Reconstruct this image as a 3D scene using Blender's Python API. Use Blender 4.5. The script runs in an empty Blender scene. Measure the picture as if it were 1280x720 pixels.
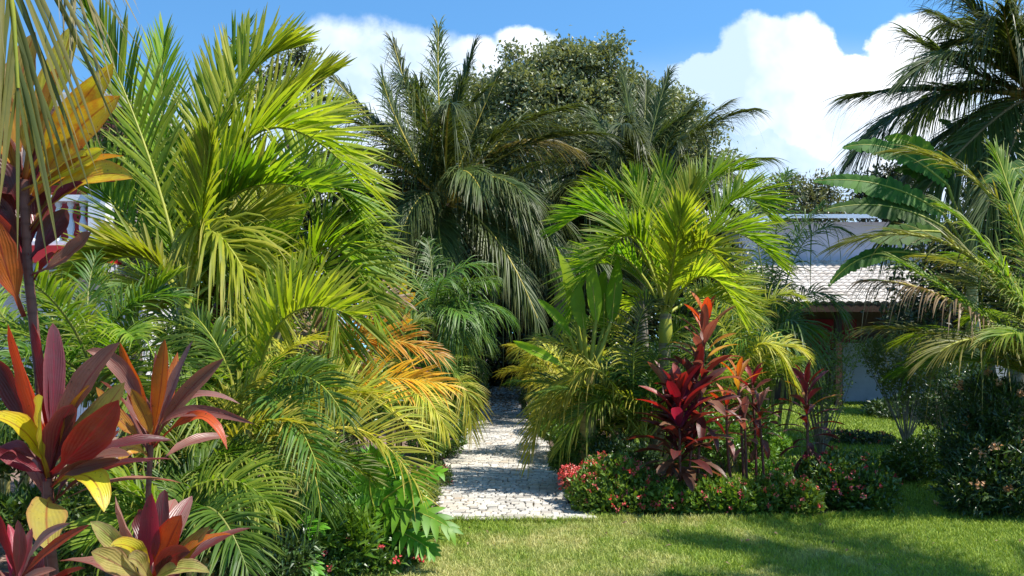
import bpy, math, random
import numpy as np
from mathutils import Vector, Quaternion

random.seed(11)
rng = np.random.default_rng(11)
scene = bpy.context.scene
COL = scene.collection
F, CX, HY, EYE = 1100.0, 640.0, 430.0, 1.6      # focal length and horizon of the photograph in its own pixels; eye height in metres
R = math.radians


def at(px, py, d):
    return np.array([(px - CX) / F * d, d, EYE - (py - HY) / F * d])


def gd(py):                                       # distance of a ground point seen at that image row
    return EYE * F / (py - HY)


def gp(px, py, z=0.0):
    p = at(px, py, gd(py))
    p[2] = z
    return p


def norm(v):
    v = np.asarray(v, float)
    return v / np.maximum(np.linalg.norm(v, axis=-1, keepdims=True), 1e-9)


# ------------------------------------------------------------------ mesh builder
class Geo:
    def __init__(s):
        s.v, s.a, s.f, s.n = [], [], [], 0         # vertices, attributes (rnd, along, across), faces per material

    def add(s, verts, faces, mat=0, attr=None, smooth=True):
        verts = np.asarray(verts, float).reshape(-1, 3)
        if attr is None:
            attr = np.zeros((len(verts), 3))
        s.v.append(verts)
        s.a.append(attr)
        s.f.append((np.asarray(faces, int) + s.n, mat, smooth))
        s.n += len(verts)

    def build(s, name, mats, parent=None, origin=None):
        me = bpy.data.meshes.new(name)
        V = np.concatenate(s.v)
        A = np.concatenate(s.a)
        o0 = np.zeros(3)
        if parent is not None:
            o0 = np.array(parent['wpos'])
        if origin is None:
            origin = o0
        V = V - np.asarray(origin)
        me.vertices.add(len(V))
        me.vertices.foreach_set('co', V.astype(np.float32).ravel())
        idx = np.concatenate([f.ravel() for f, m, sm in s.f]).astype(np.int32)
        tot = np.concatenate([np.full(len(f), f.shape[1]) for f, m, sm in s.f]).astype(np.int32)
        mi = np.concatenate([np.full(len(f), m) for f, m, sm in s.f]).astype(np.int32)
        sm = np.concatenate([np.full(len(f), x) for f, m, x in s.f]).astype(bool)
        me.loops.add(len(idx))
        me.loops.foreach_set('vertex_index', idx)
        me.polygons.add(len(tot))
        st = np.concatenate([[0], np.cumsum(tot)[:-1]]).astype(np.int32)
        me.polygons.foreach_set('loop_start', st)
        me.polygons.foreach_set('loop_total', tot)
        me.polygons.foreach_set('material_index', mi)
        me.polygons.foreach_set('use_smooth', sm)
        for k, nm in enumerate(('rnd', 'along', 'across')):
            if np.any(A[:, k]):
                at_ = me.attributes.new(nm, 'FLOAT', 'POINT')
                at_.data.foreach_set('value', A[:, k].astype(np.float32))
        me.update(calc_edges=True)
        for m in (mats if isinstance(mats, (list, tuple)) else [mats]):
            me.materials.append(m)
        o = bpy.data.objects.new(name, me)
        COL.objects.link(o)
        if parent is not None:
            o.parent = parent
        o.location = Vector(np.asarray(origin) - o0)
        o['wpos'] = [float(x) for x in origin]
        return o

    # -- shapes
    def tube(s, pts, rad, sides=7, mat=0, attr=None):
        pts = np.asarray(pts, float)
        n = len(pts)
        rad = np.broadcast_to(np.asarray(rad, float), (n,))
        T = norm(np.gradient(pts, axis=0))
        ref = np.array([0.31, 0.11, 0.94]) if abs(T[0, 2]) < 0.8 else np.array([0.94, 0.3, 0.1])
        X = norm(np.cross(T, ref))
        Y = np.cross(T, X)
        th = np.arange(sides) / sides * 2 * np.pi
        ring = pts[:, None, :] + rad[:, None, None] * (np.cos(th)[None, :, None] * X[:, None, :] + np.sin(th)[None, :, None] * Y[:, None, :])
        k = np.arange(sides)
        kk = (k + 1) % sides
        fs = [np.stack([i * sides + k, i * sides + kk, (i + 1) * sides + kk, (i + 1) * sides + k], 1) for i in range(n - 1)]
        at_ = np.zeros((n * sides, 3))
        at_[:, 0] = rng.random()
        at_[:, 1] = np.repeat(np.linspace(0, 1, n), sides)
        s.add(ring.reshape(-1, 3), np.concatenate(fs), mat, at_ if attr is None else attr)
        s.add(ring[-1], [list(range(sides))], mat)

    def box(s, lo, hi, mat=0, bev=0.0):
        lo, hi = np.minimum(lo, hi).astype(float), np.maximum(lo, hi).astype(float)
        x0, y0, z0 = lo
        x1, y1, z1 = hi
        v = [(x0, y0, z0), (x1, y0, z0), (x1, y1, z0), (x0, y1, z0), (x0, y0, z1), (x1, y0, z1), (x1, y1, z1), (x0, y1, z1)]
        f = [(0, 3, 2, 1), (4, 5, 6, 7), (0, 1, 5, 4), (1, 2, 6, 5), (2, 3, 7, 6), (3, 0, 4, 7)]
        s.add(v, f, mat, smooth=False)

    def lathe(s, c, prof, sides=10, mat=0):
        th = np.arange(sides) / sides * 2 * np.pi
        v = []
        for r, z in prof:
            v += [(c[0] + r * math.cos(t), c[1] + r * math.sin(t), c[2] + z) for t in th]
        k = np.arange(sides)
        kk = (k + 1) % sides
        fs = [np.stack([i * sides + k, i * sides + kk, (i + 1) * sides + kk, (i + 1) * sides + k], 1) for i in range(len(prof) - 1)]
        s.add(v, np.concatenate(fs), mat)

    def leaves(s, pos, dr, nrm, L, W, mat=0, rnd=None, fold=0.25, bend=0.2):
        """many small pointed leaves, each four folded faces"""
        pos, dr = np.asarray(pos, float), norm(dr)
        n = len(pos)
        sd = norm(np.cross(dr, nrm))
        up = np.cross(sd, dr)
        L = np.broadcast_to(L, (n,))[:, None]
        W = np.broadcast_to(W, (n,))[:, None]
        tpl = [(0, 0, 0, 0), (.38, -.5, 1, 0), (.45, 0, 0, .5), (.38, .5, 1, 0), (1, 0, 0, 0)]
        vs = []
        for u, w, k, _ in tpl:
            p = pos + dr * L * u + sd * W * w + up * (W * fold * k - L * bend * u * u)
            vs.append(p)
        V = np.stack(vs, 1).reshape(-1, 3)
        b = np.arange(n)[:, None] * 5
        fs = np.concatenate([b + np.array([[0, 2, 1]]), b + np.array([[0, 3, 2]]), b + np.array([[1, 2, 4]]), b + np.array([[2, 3, 4]])])
        a = np.zeros((n, 5, 3))
        a[:, :, 0] = (rng.random(n) if rnd is None else np.broadcast_to(rnd, (n,)))[:, None]
        a[:, :, 1] = np.array([0, .4, .45, .4, 1])[None]
        a[:, :, 2] = np.array([0, -1, 0, 1, 0])[None]
        s.add(V, fs, mat, a.reshape(-1, 3), smooth=False)

    def frond(s, P0, M, P2, nl=46, Lmax=.42, w=.022, a0=72, a1=24, lift=22, droop=.35, s0=.16, face=0.0, rw=.011,
              seg=4, blunt=False, jit=1.0, tipL=.4, baseL=.45, facedir=None, fold=.35, gap=0.0, rnd0=None, one=None, rib=None, rise=0.0):
        """one pinnate palm frond whose midrib runs P0 -> M -> P2"""
        P0, M, P2 = (np.asarray(p, float) for p in (P0, M, P2))
        C = 2 * M - .5 * (P0 + P2)
        t = np.linspace(0, 1, 14)[:, None]
        B_ = lambda t: (1 - t) ** 2 * P0 + 2 * t * (1 - t) * C + t * t * P2
        (rib or s).tube(B_(t), rw * (1.5 - 1.25 * t[:, 0]), 5, 0 if rib else 1)
        sv = np.linspace(s0, 1.0, nl)
        out = []
        for side in (-1, 1):
            ss = np.clip(sv + rng.normal(0, .25 / nl, nl) * jit, s0, 1)
            t = ss[:, None]
            base = B_(t)
            T = norm(2 * (1 - t) * (C - P0) + 2 * t * (P2 - C))
            h = (P2 - P0) * np.array([1, 1, 0])
            h = norm(h if np.linalg.norm(h) > .03 else np.array([.2, -1., 0]))
            Bn = np.cross(np.array([0, 0, 1.]), h)
            N = norm(np.cross(T, Bn))
            if face:
                fd = np.array([0, -1., .25]) if facedir is None else np.asarray(facedir, float)
                fd = fd - (T @ fd)[:, None] * T
                N = norm(N * (1 - abs(face)) + norm(fd) * face)
            Bv = np.cross(N, T)
            q = (ss - s0) / (1 - s0)
            ang = R(a0) + (R(a1) - R(a0)) * q ** 1.3 + rng.normal(0, R(4), nl) * jit
            lf = R(lift) + rng.normal(0, R(9), nl) * jit
            prof = np.where(q < .45, baseL + (1 - baseL) * np.sin(q / .45 * np.pi / 2), tipL + (1 - tipL) * np.cos((q - .45) / .55 * np.pi / 2))
            L = Lmax * prof * (1 + rng.normal(0, .07, nl) * jit)
            if gap:
                L = np.where(rng.random(nl) < gap, L * rng.uniform(.25, .6, nl), L)
            d = T * np.cos(ang)[:, None] + (side * Bv * np.cos(lf)[:, None] + N * np.sin(lf)[:, None]) * np.sin(ang)[:, None]
            if rise:
                d = norm(d + np.array([0, 0, 1.]) * rise * rng.uniform(.5, 1.3, nl)[:, None])
            wd = norm(T - (T * d).sum(1, keepdims=True) * d)
            tw = rng.normal(0, R(16), nl)[:, None] * jit
            nn = np.cross(d, wd)
            wd = wd * np.cos(tw) + nn * np.sin(tw)
            nn = np.cross(d, wd)
            dr = droop * rng.uniform(.6, 1.45, nl) * np.where(rng.random(nl) < .09 * jit, rng.uniform(1.6, 3.2, nl), 1)
            us = np.linspace(0, 1, seg + 1)
            if blunt:
                wp = np.interp(us, [0, .1, .85, 1], [1, 1, .97, .5])
            else:
                wp = np.interp(us, [0, .12, .35, .75, 1], [.45, .8, 1, .62, .06])
            rows = []
            for j, u in enumerate(us):
                p = base + d * (L * (u - .18 * dr * u * u))[:, None]
                p[:, 2] -= L * dr * u * u
                ww = (w * wp[j] * (.55 + .45 * prof) * .5)[:, None]
                rows.append(np.stack([p - wd * ww + nn * ww * fold, p, p + wd * ww + nn * ww * fold], 1))
            V = np.stack(rows, 1)                               # nl, seg+1, 3, 3
            m = (seg + 1) * 3
            b = np.arange(nl)[:, None] * m
            fs = []
            for j in range(seg):
                for k in (0, 1):
                    fs.append(b + np.array([[j * 3 + k, j * 3 + k + 1, j * 3 + k + 4, j * 3 + k + 3]]))
            a = np.zeros((nl, seg + 1, 3, 3))
            a[..., 0] = rng.random(nl)[:, None, None] if rnd0 is None else np.clip(rnd0 + rng.normal(0, .12, nl), 0, 1)[:, None, None]
            a[..., 1] = us[None, :, None]
            a[..., 2] = np.array([-1, 0, 1.])[None, None, :]
            if one is not None and side == one:
                continue
            s.add(V.reshape(-1, 3), np.concatenate(fs), 0, a.reshape(-1, 3))

    def blade(s, P0, M, P2, width, nrm, pet=.2, nu=12, fold=.3, rip=.05, petw=.16, mat=0, tipsharp=1.0):
        """one broad strap leaf with a stalk, P0 -> M -> P2, its upper side turned to nrm"""
        P0, M, P2 = (np.asarray(p, float) for p in (P0, M, P2))
        C = 2 * M - .5 * (P0 + P2)
        u = np.linspace(0, 1, nu + 1)
        t = u[:, None]
        p = (1 - t) ** 2 * P0 + 2 * t * (1 - t) * C + t * t * P2
        T = norm(2 * (1 - t) * (C - P0) + 2 * t * (P2 - C))
        W = norm(np.cross(T, np.asarray(nrm, float)))
        N = np.cross(W, T)
        tw = (u - .3)[:, None] * rng.normal(0, .7)
        W, N = W * np.cos(tw) + N * np.sin(tw), N * np.cos(tw) - W * np.sin(tw)
        q = np.clip((u - pet) / (1 - pet), 0, 1)
        wp = petw + (1 - petw) * np.sin(np.pi * q ** .85) ** .8
        wp = wp * np.where(q > .9, np.maximum(0.02, (1 - q) / .1) ** (.55 * tipsharp), 1)
        ph = rng.random() * 6
        wp = wp * (1 + .07 * np.sin(u * 17 + ph * 5) * np.sin(u * 7 + ph))
        rows = []
        ac = np.array([-1, -.5, 0, .5, 1.])
        for k in ac:
            off = (fold * abs(k) ** 1.4 + rip * (np.sin(u * 22 + ph + 2 * k) + .8 * np.sin(u * 9 + ph * 3 + k)) * abs(k)) * wp * width * .5
            rows.append(p + W * (wp * width * .5 * k)[:, None] + N * off[:, None])
        V = np.stack(rows, 1)
        fs = []
        for j in range(nu):
            for k in range(4):
                fs.append((j * 5 + k, j * 5 + k + 1, j * 5 + k + 6, j * 5 + k + 5))
        a = np.zeros((nu + 1, 5, 3))
        a[..., 0] = rng.random()
        a[..., 1] = u[:, None]
        a[..., 2] = ac[None]
        s.add(V.reshape(-1, 3), fs, mat, a.reshape(-1, 3))


def tag(o, label, cat, group=None, kind=None):
    if kind:
        o['kind'] = kind
    if label:
        o['label'] = label
    if cat:
        o['category'] = cat
    if group:
        o['group'] = group
    return o


def thing(name, label, cat, loc, group=None):
    o = bpy.data.objects.new(name, None)
    COL.objects.link(o)
    o.empty_display_size = .1
    o.location = Vector(loc)
    o['wpos'] = [float(x) for x in loc]
    return tag(o, label, cat, group)


# ------------------------------------------------------------------ materials
def newmat(name):
    m = bpy.data.materials.new(name)
    m.use_nodes = True
    nt = m.node_tree
    nt.nodes.clear()
    out = nt.nodes.new('ShaderNodeOutputMaterial')
    return m, nt, out


def nd(nt, typ, **kw):
    n = nt.nodes.new(typ)
    for k, v in kw.items():
        setattr(n, k, v)
    return n


def mixc(nt, fac, a, b, blend='MIX'):
    n = nd(nt, 'ShaderNodeMix', data_type='RGBA', blend_type=blend)
    for sock, v in ((n.inputs[0], fac), (n.inputs[6], a), (n.inputs[7], b)):
        if hasattr(v, 'links'):
            nt.links.new(v, sock)
        elif isinstance(v, (tuple, list)):
            sock.default_value = (*v, 1)
        else:
            sock.default_value = v
    return n.outputs[2]


def mth(nt, op, a, b=0.0, c=0.0, clamp=False):
    n = nd(nt, 'ShaderNodeMath', operation=op, use_clamp=clamp)
    for sock, v in zip(n.inputs, (a, b, c)):
        if hasattr(v, 'links'):
            nt.links.new(v, sock)
        else:
            sock.default_value = v
    return n.outputs[0]


def ramp(nt, fac, stops):
    n = nd(nt, 'ShaderNodeValToRGB')
    e = n.color_ramp.elements
    while len(e) < len(stops):
        e.new(.5)
    for x, (p, c) in zip(e, stops):
        x.position = p
        x.color = (*c, 1) if len(c) == 3 else c
    nt.links.new(fac, n.inputs[0])
    return n.outputs[0]


def noise(nt, scale, detail=4, rough=.55, coord=None, dim='3D', out=0):
    n = nd(nt, 'ShaderNodeTexNoise')
    n.inputs['Scale'].default_value = scale
    n.inputs['Detail'].default_value = detail
    n.inputs['Roughness'].default_value = rough
    if coord is not None:
        nt.links.new(coord, n.inputs['Vector'])
    return n.outputs[out]


def leafmat(name, a, b, tip=None, tipamt=.35, trans=.42, tmul=(1.25, 1.2, .5), rough=.42, spec=.45, stripe=0.0, margin=None,
            midrib=None, blotch=None, veins=0.0):
    m, nt, out = newmat(name)
    A = lambda n_: nd(nt, 'ShaderNodeAttribute', attribute_name=n_).outputs['Fac']
    rnd, al, ac = A('rnd'), A('along'), A('across')
    c = mixc(nt, rnd, a, b)
    tcn = nd(nt, 'ShaderNodeTexCoord').outputs['Object']
    c = mixc(nt, mth(nt, 'MULTIPLY', mth(nt, 'SUBTRACT', noise(nt, 9, 4, .65, tcn), .45, clamp=True), 2.2, clamp=True), c, tuple(.62 * x + .02 for x in a))
    if blotch:
        tc = nd(nt, 'ShaderNodeTexCoord').outputs['Object']
        nz = noise(nt, 14, 3, .6, tc)
        c = mixc(nt, mth(nt, 'MULTIPLY', mth(nt, 'SUBTRACT', nz, .47, clamp=True), 5, clamp=True), c, blotch)
    if tip:
        f = mth(nt, 'MULTIPLY', mth(nt, 'POWER', al, 3.0), mth(nt, 'ADD', mth(nt, 'MULTIPLY', rnd, .7), tipamt), clamp=True)
        f = mth(nt, 'MULTIPLY', f, tipamt * 2, clamp=True)
        c = mixc(nt, f, c, tip)
    if margin:
        f = mth(nt, 'MULTIPLY', mth(nt, 'POWER', mth(nt, 'ABSOLUTE', ac), 5.0), .75)
        c = mixc(nt, f, c, margin)
    if midrib:
        f = mth(nt, 'MULTIPLY', mth(nt, 'SUBTRACT', 1.0, mth(nt, 'MULTIPLY', mth(nt, 'ABSOLUTE', ac), 9.0), clamp=True), .8)
        c = mixc(nt, f, c, midrib)
        f = mth(nt, 'MULTIPLY', mth(nt, 'SUBTRACT', 1.0, mth(nt, 'MULTIPLY', al, 3.4), clamp=True), .9)
        c = mixc(nt, f, c, midrib)
    if stripe:
        sv = mth(nt, 'SINE', mth(nt, 'ADD', mth(nt, 'MULTIPLY', ac, 34.0), mth(nt, 'MULTIPLY', al, 9.0)))
        c = mixc(nt, mth(nt, 'MULTIPLY', mth(nt, 'ADD', mth(nt, 'MULTIPLY', sv, .5), .5), stripe), c, (.02, .012, .01))
    if veins:                                     # insect specks and small dead spots
        sp = mth(nt, 'MULTIPLY', mth(nt, 'SUBTRACT', noise(nt, 75, 2, .5, tcn), .66, clamp=True), 14.0, clamp=True)
        c = mixc(nt, mth(nt, 'MULTIPLY', sp, .8), c, (.07, .04, .025))
        st_ = mth(nt, 'MULTIPLY', mth(nt, 'SUBTRACT', noise(nt, 20, 5, .7, tcn), .5, clamp=True), 1.6, clamp=True)
        c = mixc(nt, st_, c, tuple(.5 * x + .06 for x in b))
    oi = nd(nt, 'ShaderNodeObjectInfo').outputs['Random']
    hs = nd(nt, 'ShaderNodeHueSaturation')
    nt.links.new(mth(nt, 'ADD', mth(nt, 'MULTIPLY', oi, .5), .75), hs.inputs['Value'])
    nt.links.new(mth(nt, 'ADD', mth(nt, 'MULTIPLY', oi, .02), .49), hs.inputs['Hue'])
    nt.links.new(c, hs.inputs['Color'])
    c = hs.outputs[0]
    p = nd(nt, 'ShaderNodeBsdfPrincipled')
    nt.links.new(c, p.inputs['Base Color'])
    p.inputs['Roughness'].default_value = rough
    p.inputs['Specular IOR Level'].default_value = spec
    if veins:
        tc = nd(nt, 'ShaderNodeTexCoord').outputs['Object']
        hv = mth(nt, 'SINE', mth(nt, 'ADD', mth(nt, 'MULTIPLY', mth(nt, 'ABSOLUTE', ac), 30.0), mth(nt, 'MULTIPLY', al, -26.0)))
        hv = mth(nt, 'ADD', mth(nt, 'MULTIPLY', hv, .5), mth(nt, 'MULTIPLY', noise(nt, 26, 4, .6, tc), 1.6))
        bn = nd(nt, 'ShaderNodeBump')
        bn.inputs['Strength'].default_value = veins
        bn.inputs['Distance'].default_value = .004
        nt.links.new(hv, bn.inputs['Height'])
        nt.links.new(bn.outputs[0], p.inputs['Normal'])
    t = nd(nt, 'ShaderNodeBsdfTranslucent')
    nt.links.new(mixc(nt, 1.0, c, tmul, 'MULTIPLY'), t.inputs['Color'])
    mx = nd(nt, 'ShaderNodeMixShader')
    mx.inputs[0].default_value = trans
    nt.links.new(p.outputs[0], mx.inputs[1])
    nt.links.new(t.outputs[0], mx.inputs[2])
    nt.links.new(mx.outputs[0], out.inputs[0])
    return m


def plainmat(name, a, b=None, scale=8, rough=.7, spec=.3, bump=0.0, bscale=None, rings=0.0, detail=5):
    m, nt, out = newmat(name)
    tc = nd(nt, 'ShaderNodeTexCoord').outputs['Object']
    p = nd(nt, 'ShaderNodeBsdfPrincipled')
    nz = noise(nt, scale, detail, .6, tc)
    c = ramp(nt, nz, [(.32, a), (.68, b or a)])
    if rings:
        sx = nd(nt, 'ShaderNodeSeparateXYZ')
        nt.links.new(tc, sx.inputs[0])
        w = mth(nt, 'SINE', mth(nt, 'ADD', mth(nt, 'MULTIPLY', sx.outputs[2], rings), mth(nt, 'MULTIPLY', nz, 2.0)))
        f = mth(nt, 'POWER', mth(nt, 'ADD', mth(nt, 'MULTIPLY', w, .5), .5), 8.0)
        c = mixc(nt, mth(nt, 'MULTIPLY', f, .6), c, tuple(x * .45 for x in a))
    nt.links.new(c, p.inputs['Base Color'])
    p.inputs['Roughness'].default_value = rough
    p.inputs['Specular IOR Level'].default_value = spec
    if bump:
        bn = nd(nt, 'ShaderNodeBump')
        bn.inputs['Strength'].default_value = bump
        bn.inputs['Distance'].default_value = .02
        nt.links.new(noise(nt, bscale or scale * 3, 5, .65, tc), bn.inputs['Height'])
        nt.links.new(bn.outputs[0], p.inputs['Normal'])
    nt.links.new(p.outputs[0], out.inputs[0])
    return m
# ------------------------------------------------------------------ palette
LIME = leafmat('lime_leaflet', (.10, .21, .012), (.31, .39, .022), tip=(.34, .24, .08), tipamt=.3, trans=.5, tmul=(1.15, 1.35, .35), rough=.5, spec=.22)
LIME2 = leafmat('yellow_lime_leaflet', (.22, .30, .018), (.46, .45, .04), tip=(.40, .28, .09), tipamt=.3, trans=.5, tmul=(1.15, 1.3, .4), rough=.5, spec=.25)
ARECA = leafmat('areca_leaflet', (.09, .18, .013), (.25, .31, .024), tip=(.36, .26, .08), tipamt=.32, trans=.45, tmul=(1.15, 1.35, .4), rough=.48, spec=.25)
ARECAY = leafmat('yellow_areca_leaflet', (.26, .30, .022), (.50, .44, .045), tip=(.55, .40, .10), tipamt=.3, trans=.45, rough=.48, spec=.28)
ARECAD = leafmat('green_areca_leaflet', (.045, .11, .014), (.12, .20, .02), tip=(.25, .25, .04), tipamt=.2, trans=.42, tmul=(1.15, 1.35, .4), rough=.45, spec=.3)
FINE = leafmat('fine_leaflet', (.05, .13, .012), (.12, .22, .02), tip=(.2, .26, .04), tipamt=.2, trans=.38)
COCO = leafmat('coconut_leaflet', (.045, .075, .016), (.10, .135, .03), tip=(.16, .13, .06), tipamt=.25, trans=.32, rough=.42, spec=.3)
COCOY = leafmat('dry_coconut_leaflet', (.16, .13, .05), (.30, .24, .10), tip=(.32, .24, .14), tipamt=.3, trans=.3)
BROWN = leafmat('brown_leaflet', (.17, .10, .05), (.28, .19, .10), tip=(.3, .2, .13), tipamt=.3, trans=.3)
ORANGE = leafmat('orange_leaflet', (.55, .25, .012), (.66, .38, .02), tip=(.42, .16, .03), tipamt=.2, trans=.4, tmul=(1.2, .9, .4))
BANANA = leafmat('banana_leaf', (.04, .12, .015), (.09, .19, .025), trans=.42, rough=.55, spec=.15)
BANANAY = leafmat('yellow_banana_leaf', (.16, .32, .012), (.28, .40, .02), trans=.45, rough=.5, spec=.2)
PHILO = leafmat('glossy_leaf', (.09, .26, .012), (.16, .34, .02), trans=.38, rough=.45, spec=.3)
OLIVE = leafmat('olive_young_coconut_leaflet', (.10, .13, .02), (.24, .24, .04), tip=(.36, .26, .08), tipamt=.4, trans=.42, rough=.45, spec=.3)
HANG = leafmat('olive_coconut_leaflet', (.10, .13, .02), (.26, .24, .05), tip=(.34, .24, .08), tipamt=.4, trans=.35, rough=.4, spec=.45)
RACH_L = plainmat('lime_midrib', (.30, .30, .03), (.22, .25, .03), 6, .5)
RACH_Y = plainmat('yellow_midrib', (.50, .38, .06), (.34, .30, .05), 6, .5)
RACH_G = plainmat('green_midrib', (.13, .17, .03), (.2, .2, .05), 6, .5)
RACH_B = plainmat('brown_midrib', (.28, .19, .07), (.2, .14, .06), 6, .6)
TRUNK_C = plainmat('coconut_trunk', (.16, .13, .10), (.26, .22, .17), 9, .9, .1, .5, 30, rings=55)
TRUNK_S = plainmat('smooth_palm_trunk', (.25, .20, .12), (.17, .19, .07), 6, .6, .3, .2, 20, rings=60)
CANE = plainmat('areca_cane', (.24, .24, .06), (.36, .28, .10), 7, .5, .4, .1, 20, rings=75)
BARK = plainmat('bark', (.07, .055, .042), (.15, .12, .09), 7, .95, .1, .7, 24)
TWIG = plainmat('pale_twig', (.26, .22, .18), (.16, .13, .10), 9, .9, .1)
CSTEM = plainmat('cordyline_stem', (.20, .07, .045), (.12, .05, .04), 12, .6, .3, .2, 40, rings=110)
TREE_O = leafmat('olive_tree_leaf', (.10, .12, .048), (.235, .25, .115), trans=.3, rough=.45, spec=.5)
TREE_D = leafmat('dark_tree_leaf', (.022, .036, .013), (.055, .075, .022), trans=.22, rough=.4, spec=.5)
TREE_L = leafmat('light_tree_leaf', (.09, .15, .03), (.2, .25, .05), trans=.38, rough=.45)
SHRUB = leafmat('shrub_leaf', (.045, .11, .014), (.12, .21, .025), trans=.33, rough=.35, spec=.6)
SHRUBL = leafmat('fresh_shrub_leaf', (.08, .20, .015), (.18, .31, .03), trans=.38, rough=.38, spec=.5)
SHRUBH = leafmat('hedge_leaf', (.09, .19, .02), (.20, .31, .04), trans=.36, rough=.4, spec=.4)
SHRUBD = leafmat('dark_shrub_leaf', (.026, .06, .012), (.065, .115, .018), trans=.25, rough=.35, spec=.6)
PETAL = leafmat('red_petal', (.55, .02, .03), (.68, .17, .16), trans=.3, tmul=(1.1, .6, .6), rough=.5)
PETALP = leafmat('peach_petal', (.62, .28, .12), (.68, .42, .22), trans=.3, tmul=(1.1, .9, .7), rough=.5)
# cordyline leaves
cm = lambda n, a, b, **k: leafmat(n, tuple(1.3 * x for x in a), tuple(1.3 * x for x in b), trans=k.pop('trans', .42), rough=.38, spec=.5, veins=.28, tip=(.10, .055, .035), tipamt=.22, stripe=k.pop('stripe', .045), **k)
CL = {
    'orange': cm('orange_cordyline_leaf', (.48, .12, .012), (.44, .17, .02), margin=(.55, .08, .03), midrib=(.20, .012, .015), tmul=(1.3, .8, .3)),
    'redorange': cm('red_orange_cordyline_leaf', (.42, .055, .012), (.38, .10, .015), margin=(.5, .03, .03), midrib=(.16, .01, .015), tmul=(1.3, .6, .3)),
    'red': cm('red_cordyline_leaf', (.24, .010, .012), (.18, .016, .016), midrib=(.15, .008, .015), tmul=(1.4, .5, .5)),
    'purple': cm('purple_cordyline_leaf', (.12, .020, .030), (.085, .018, .022), margin=(.30, .08, .08), midrib=(.2, .012, .03), trans=.25, tmul=(1.3, .5, .6)),
    'magenta': cm('magenta_cordyline_leaf', (.26, .016, .05), (.19, .014, .035), margin=(.36, .05, .08), midrib=(.2, .01, .04), tmul=(1.3, .5, .6)),
    'mauve': cm('mauve_cordyline_leaf', (.28, .145, .11), (.22, .10, .075), margin=(.38, .18, .14), midrib=(.3, .03, .04), trans=.28, tmul=(1.2, .7, .6)),
    'maroon': cm('maroon_cordyline_leaf', (.085, .018, .016), (.055, .014, .012), margin=(.2, .04, .03), midrib=(.16, .012, .02), tmul=(1.8, .6, .4)),
    'brown': cm('brown_pink_cordyline_leaf', (.26, .11, .085), (.20, .10, .06), margin=(.36, .14, .10), midrib=(.2, .02, .02), tmul=(1.2, .7, .5)),
    'amber': cm('amber_cordyline_leaf', (.40, .20, .02), (.30, .12, .02), margin=(.36, .06, .03), midrib=(.22, .02, .015)),
    'gold': cm('gold_cordyline_leaf', (.46, .34, .02), (.40, .26, .02), margin=(.42, .12, .02), midrib=(.25, .03, .015), blotch=(.42, .12, .02)),
    'yellow': cm('yellow_cordyline_leaf', (.52, .42, .015), (.46, .44, .03), margin=(.48, .22, .03), midrib=(.28, .05, .015), stripe=.06),
    'olive': cm('olive_cordyline_leaf', (.30, .25, .05), (.22, .16, .03), margin=(.32, .12, .06), midrib=(.22, .03, .02)),
    'cream': cm('cream_cordyline_leaf', (.55, .47, .16), (.44, .42, .12), margin=(.45, .2, .16), midrib=(.3, .08, .06), stripe=.08, blotch=(.36, .36, .08)),
    'dead': cm('withered_cordyline_leaf', (.16, .075, .04), (.10, .05, .03), tmul=(1.3, .8, .5)),
}
LITTER = leafmat('leaf_litter', (.16, .09, .05), (.34, .24, .15), trans=.1, spec=.15, rough=.7)

# ------------------------------------------------------------------ camera, light, sky
cam = bpy.data.cameras.new('camera')
co = bpy.data.objects.new('camera', cam)
COL.objects.link(co)
co.location = (0, 0, EYE)
co.rotation_euler = (R(90), 0, 0)
cam.sensor_fit = 'HORIZONTAL'
cam.sensor_width = 36
cam.lens = 36 * F / 1280
cam.shift_y = (HY - 360) / 1280
cam.clip_start = .05
cam.clip_end = 3000
scene.camera = co

SUN_AZ, SUN_EL = R(107), R(60)                    # azimuth clockwise from the view direction (+Y)
SD = Vector((math.sin(SUN_AZ) * math.cos(SUN_EL), math.cos(SUN_AZ) * math.cos(SUN_EL), math.sin(SUN_EL)))
sl = bpy.data.lights.new('sun', 'SUN')
sl.energy = 4.6
sl.angle = R(.53)
sl.color = (1.0, .955, .88)
so = bpy.data.objects.new('sun', sl)
COL.objects.link(so)
so.rotation_euler = (-SD).to_track_quat('-Z', 'Y').to_euler()
so.location = SD * 60

w = bpy.data.worlds.new('World')
scene.world = w
w.use_nodes = True
nt = w.node_tree
nt.nodes.clear()
out = nd(nt, 'ShaderNodeOutputWorld')
bg = nd(nt, 'ShaderNodeBackground')
tc = nd(nt, 'ShaderNodeTexCoord').outputs['Generated']
sky = nd(nt, 'ShaderNodeTexSky', sky_type='NISHITA', sun_disc=False, sun_elevation=SUN_EL, sun_rotation=SUN_AZ,
         altitude=0, air_density=1.0, dust_density=.25, ozone_density=3.0)
# look a little higher into the dome than the true direction: a clear tropical sky, deep blue close to the horizon
sx = nd(nt, 'ShaderNodeSeparateXYZ')
nt.links.new(tc, sx.inputs[0])
cx = nd(nt, 'ShaderNodeCombineXYZ')
nt.links.new(sx.outputs[0], cx.inputs[0])
nt.links.new(sx.outputs[1], cx.inputs[1])
nt.links.new(mth(nt, 'ADD', mth(nt, 'MULTIPLY', sx.outputs[2], 1.3), .12), cx.inputs[2])
nv = nd(nt, 'ShaderNodeVectorMath', operation='NORMALIZE')
nt.links.new(cx.outputs[0], nv.inputs[0])
nt.links.new(nv.outputs[0], sky.inputs[0])
hs = nd(nt, 'ShaderNodeHueSaturation')
hs.inputs['Saturation'].default_value = 1.12
hs.inputs['Value'].default_value = 1.5
nt.links.new(sky.outputs[0], hs.inputs['Color'])
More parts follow.
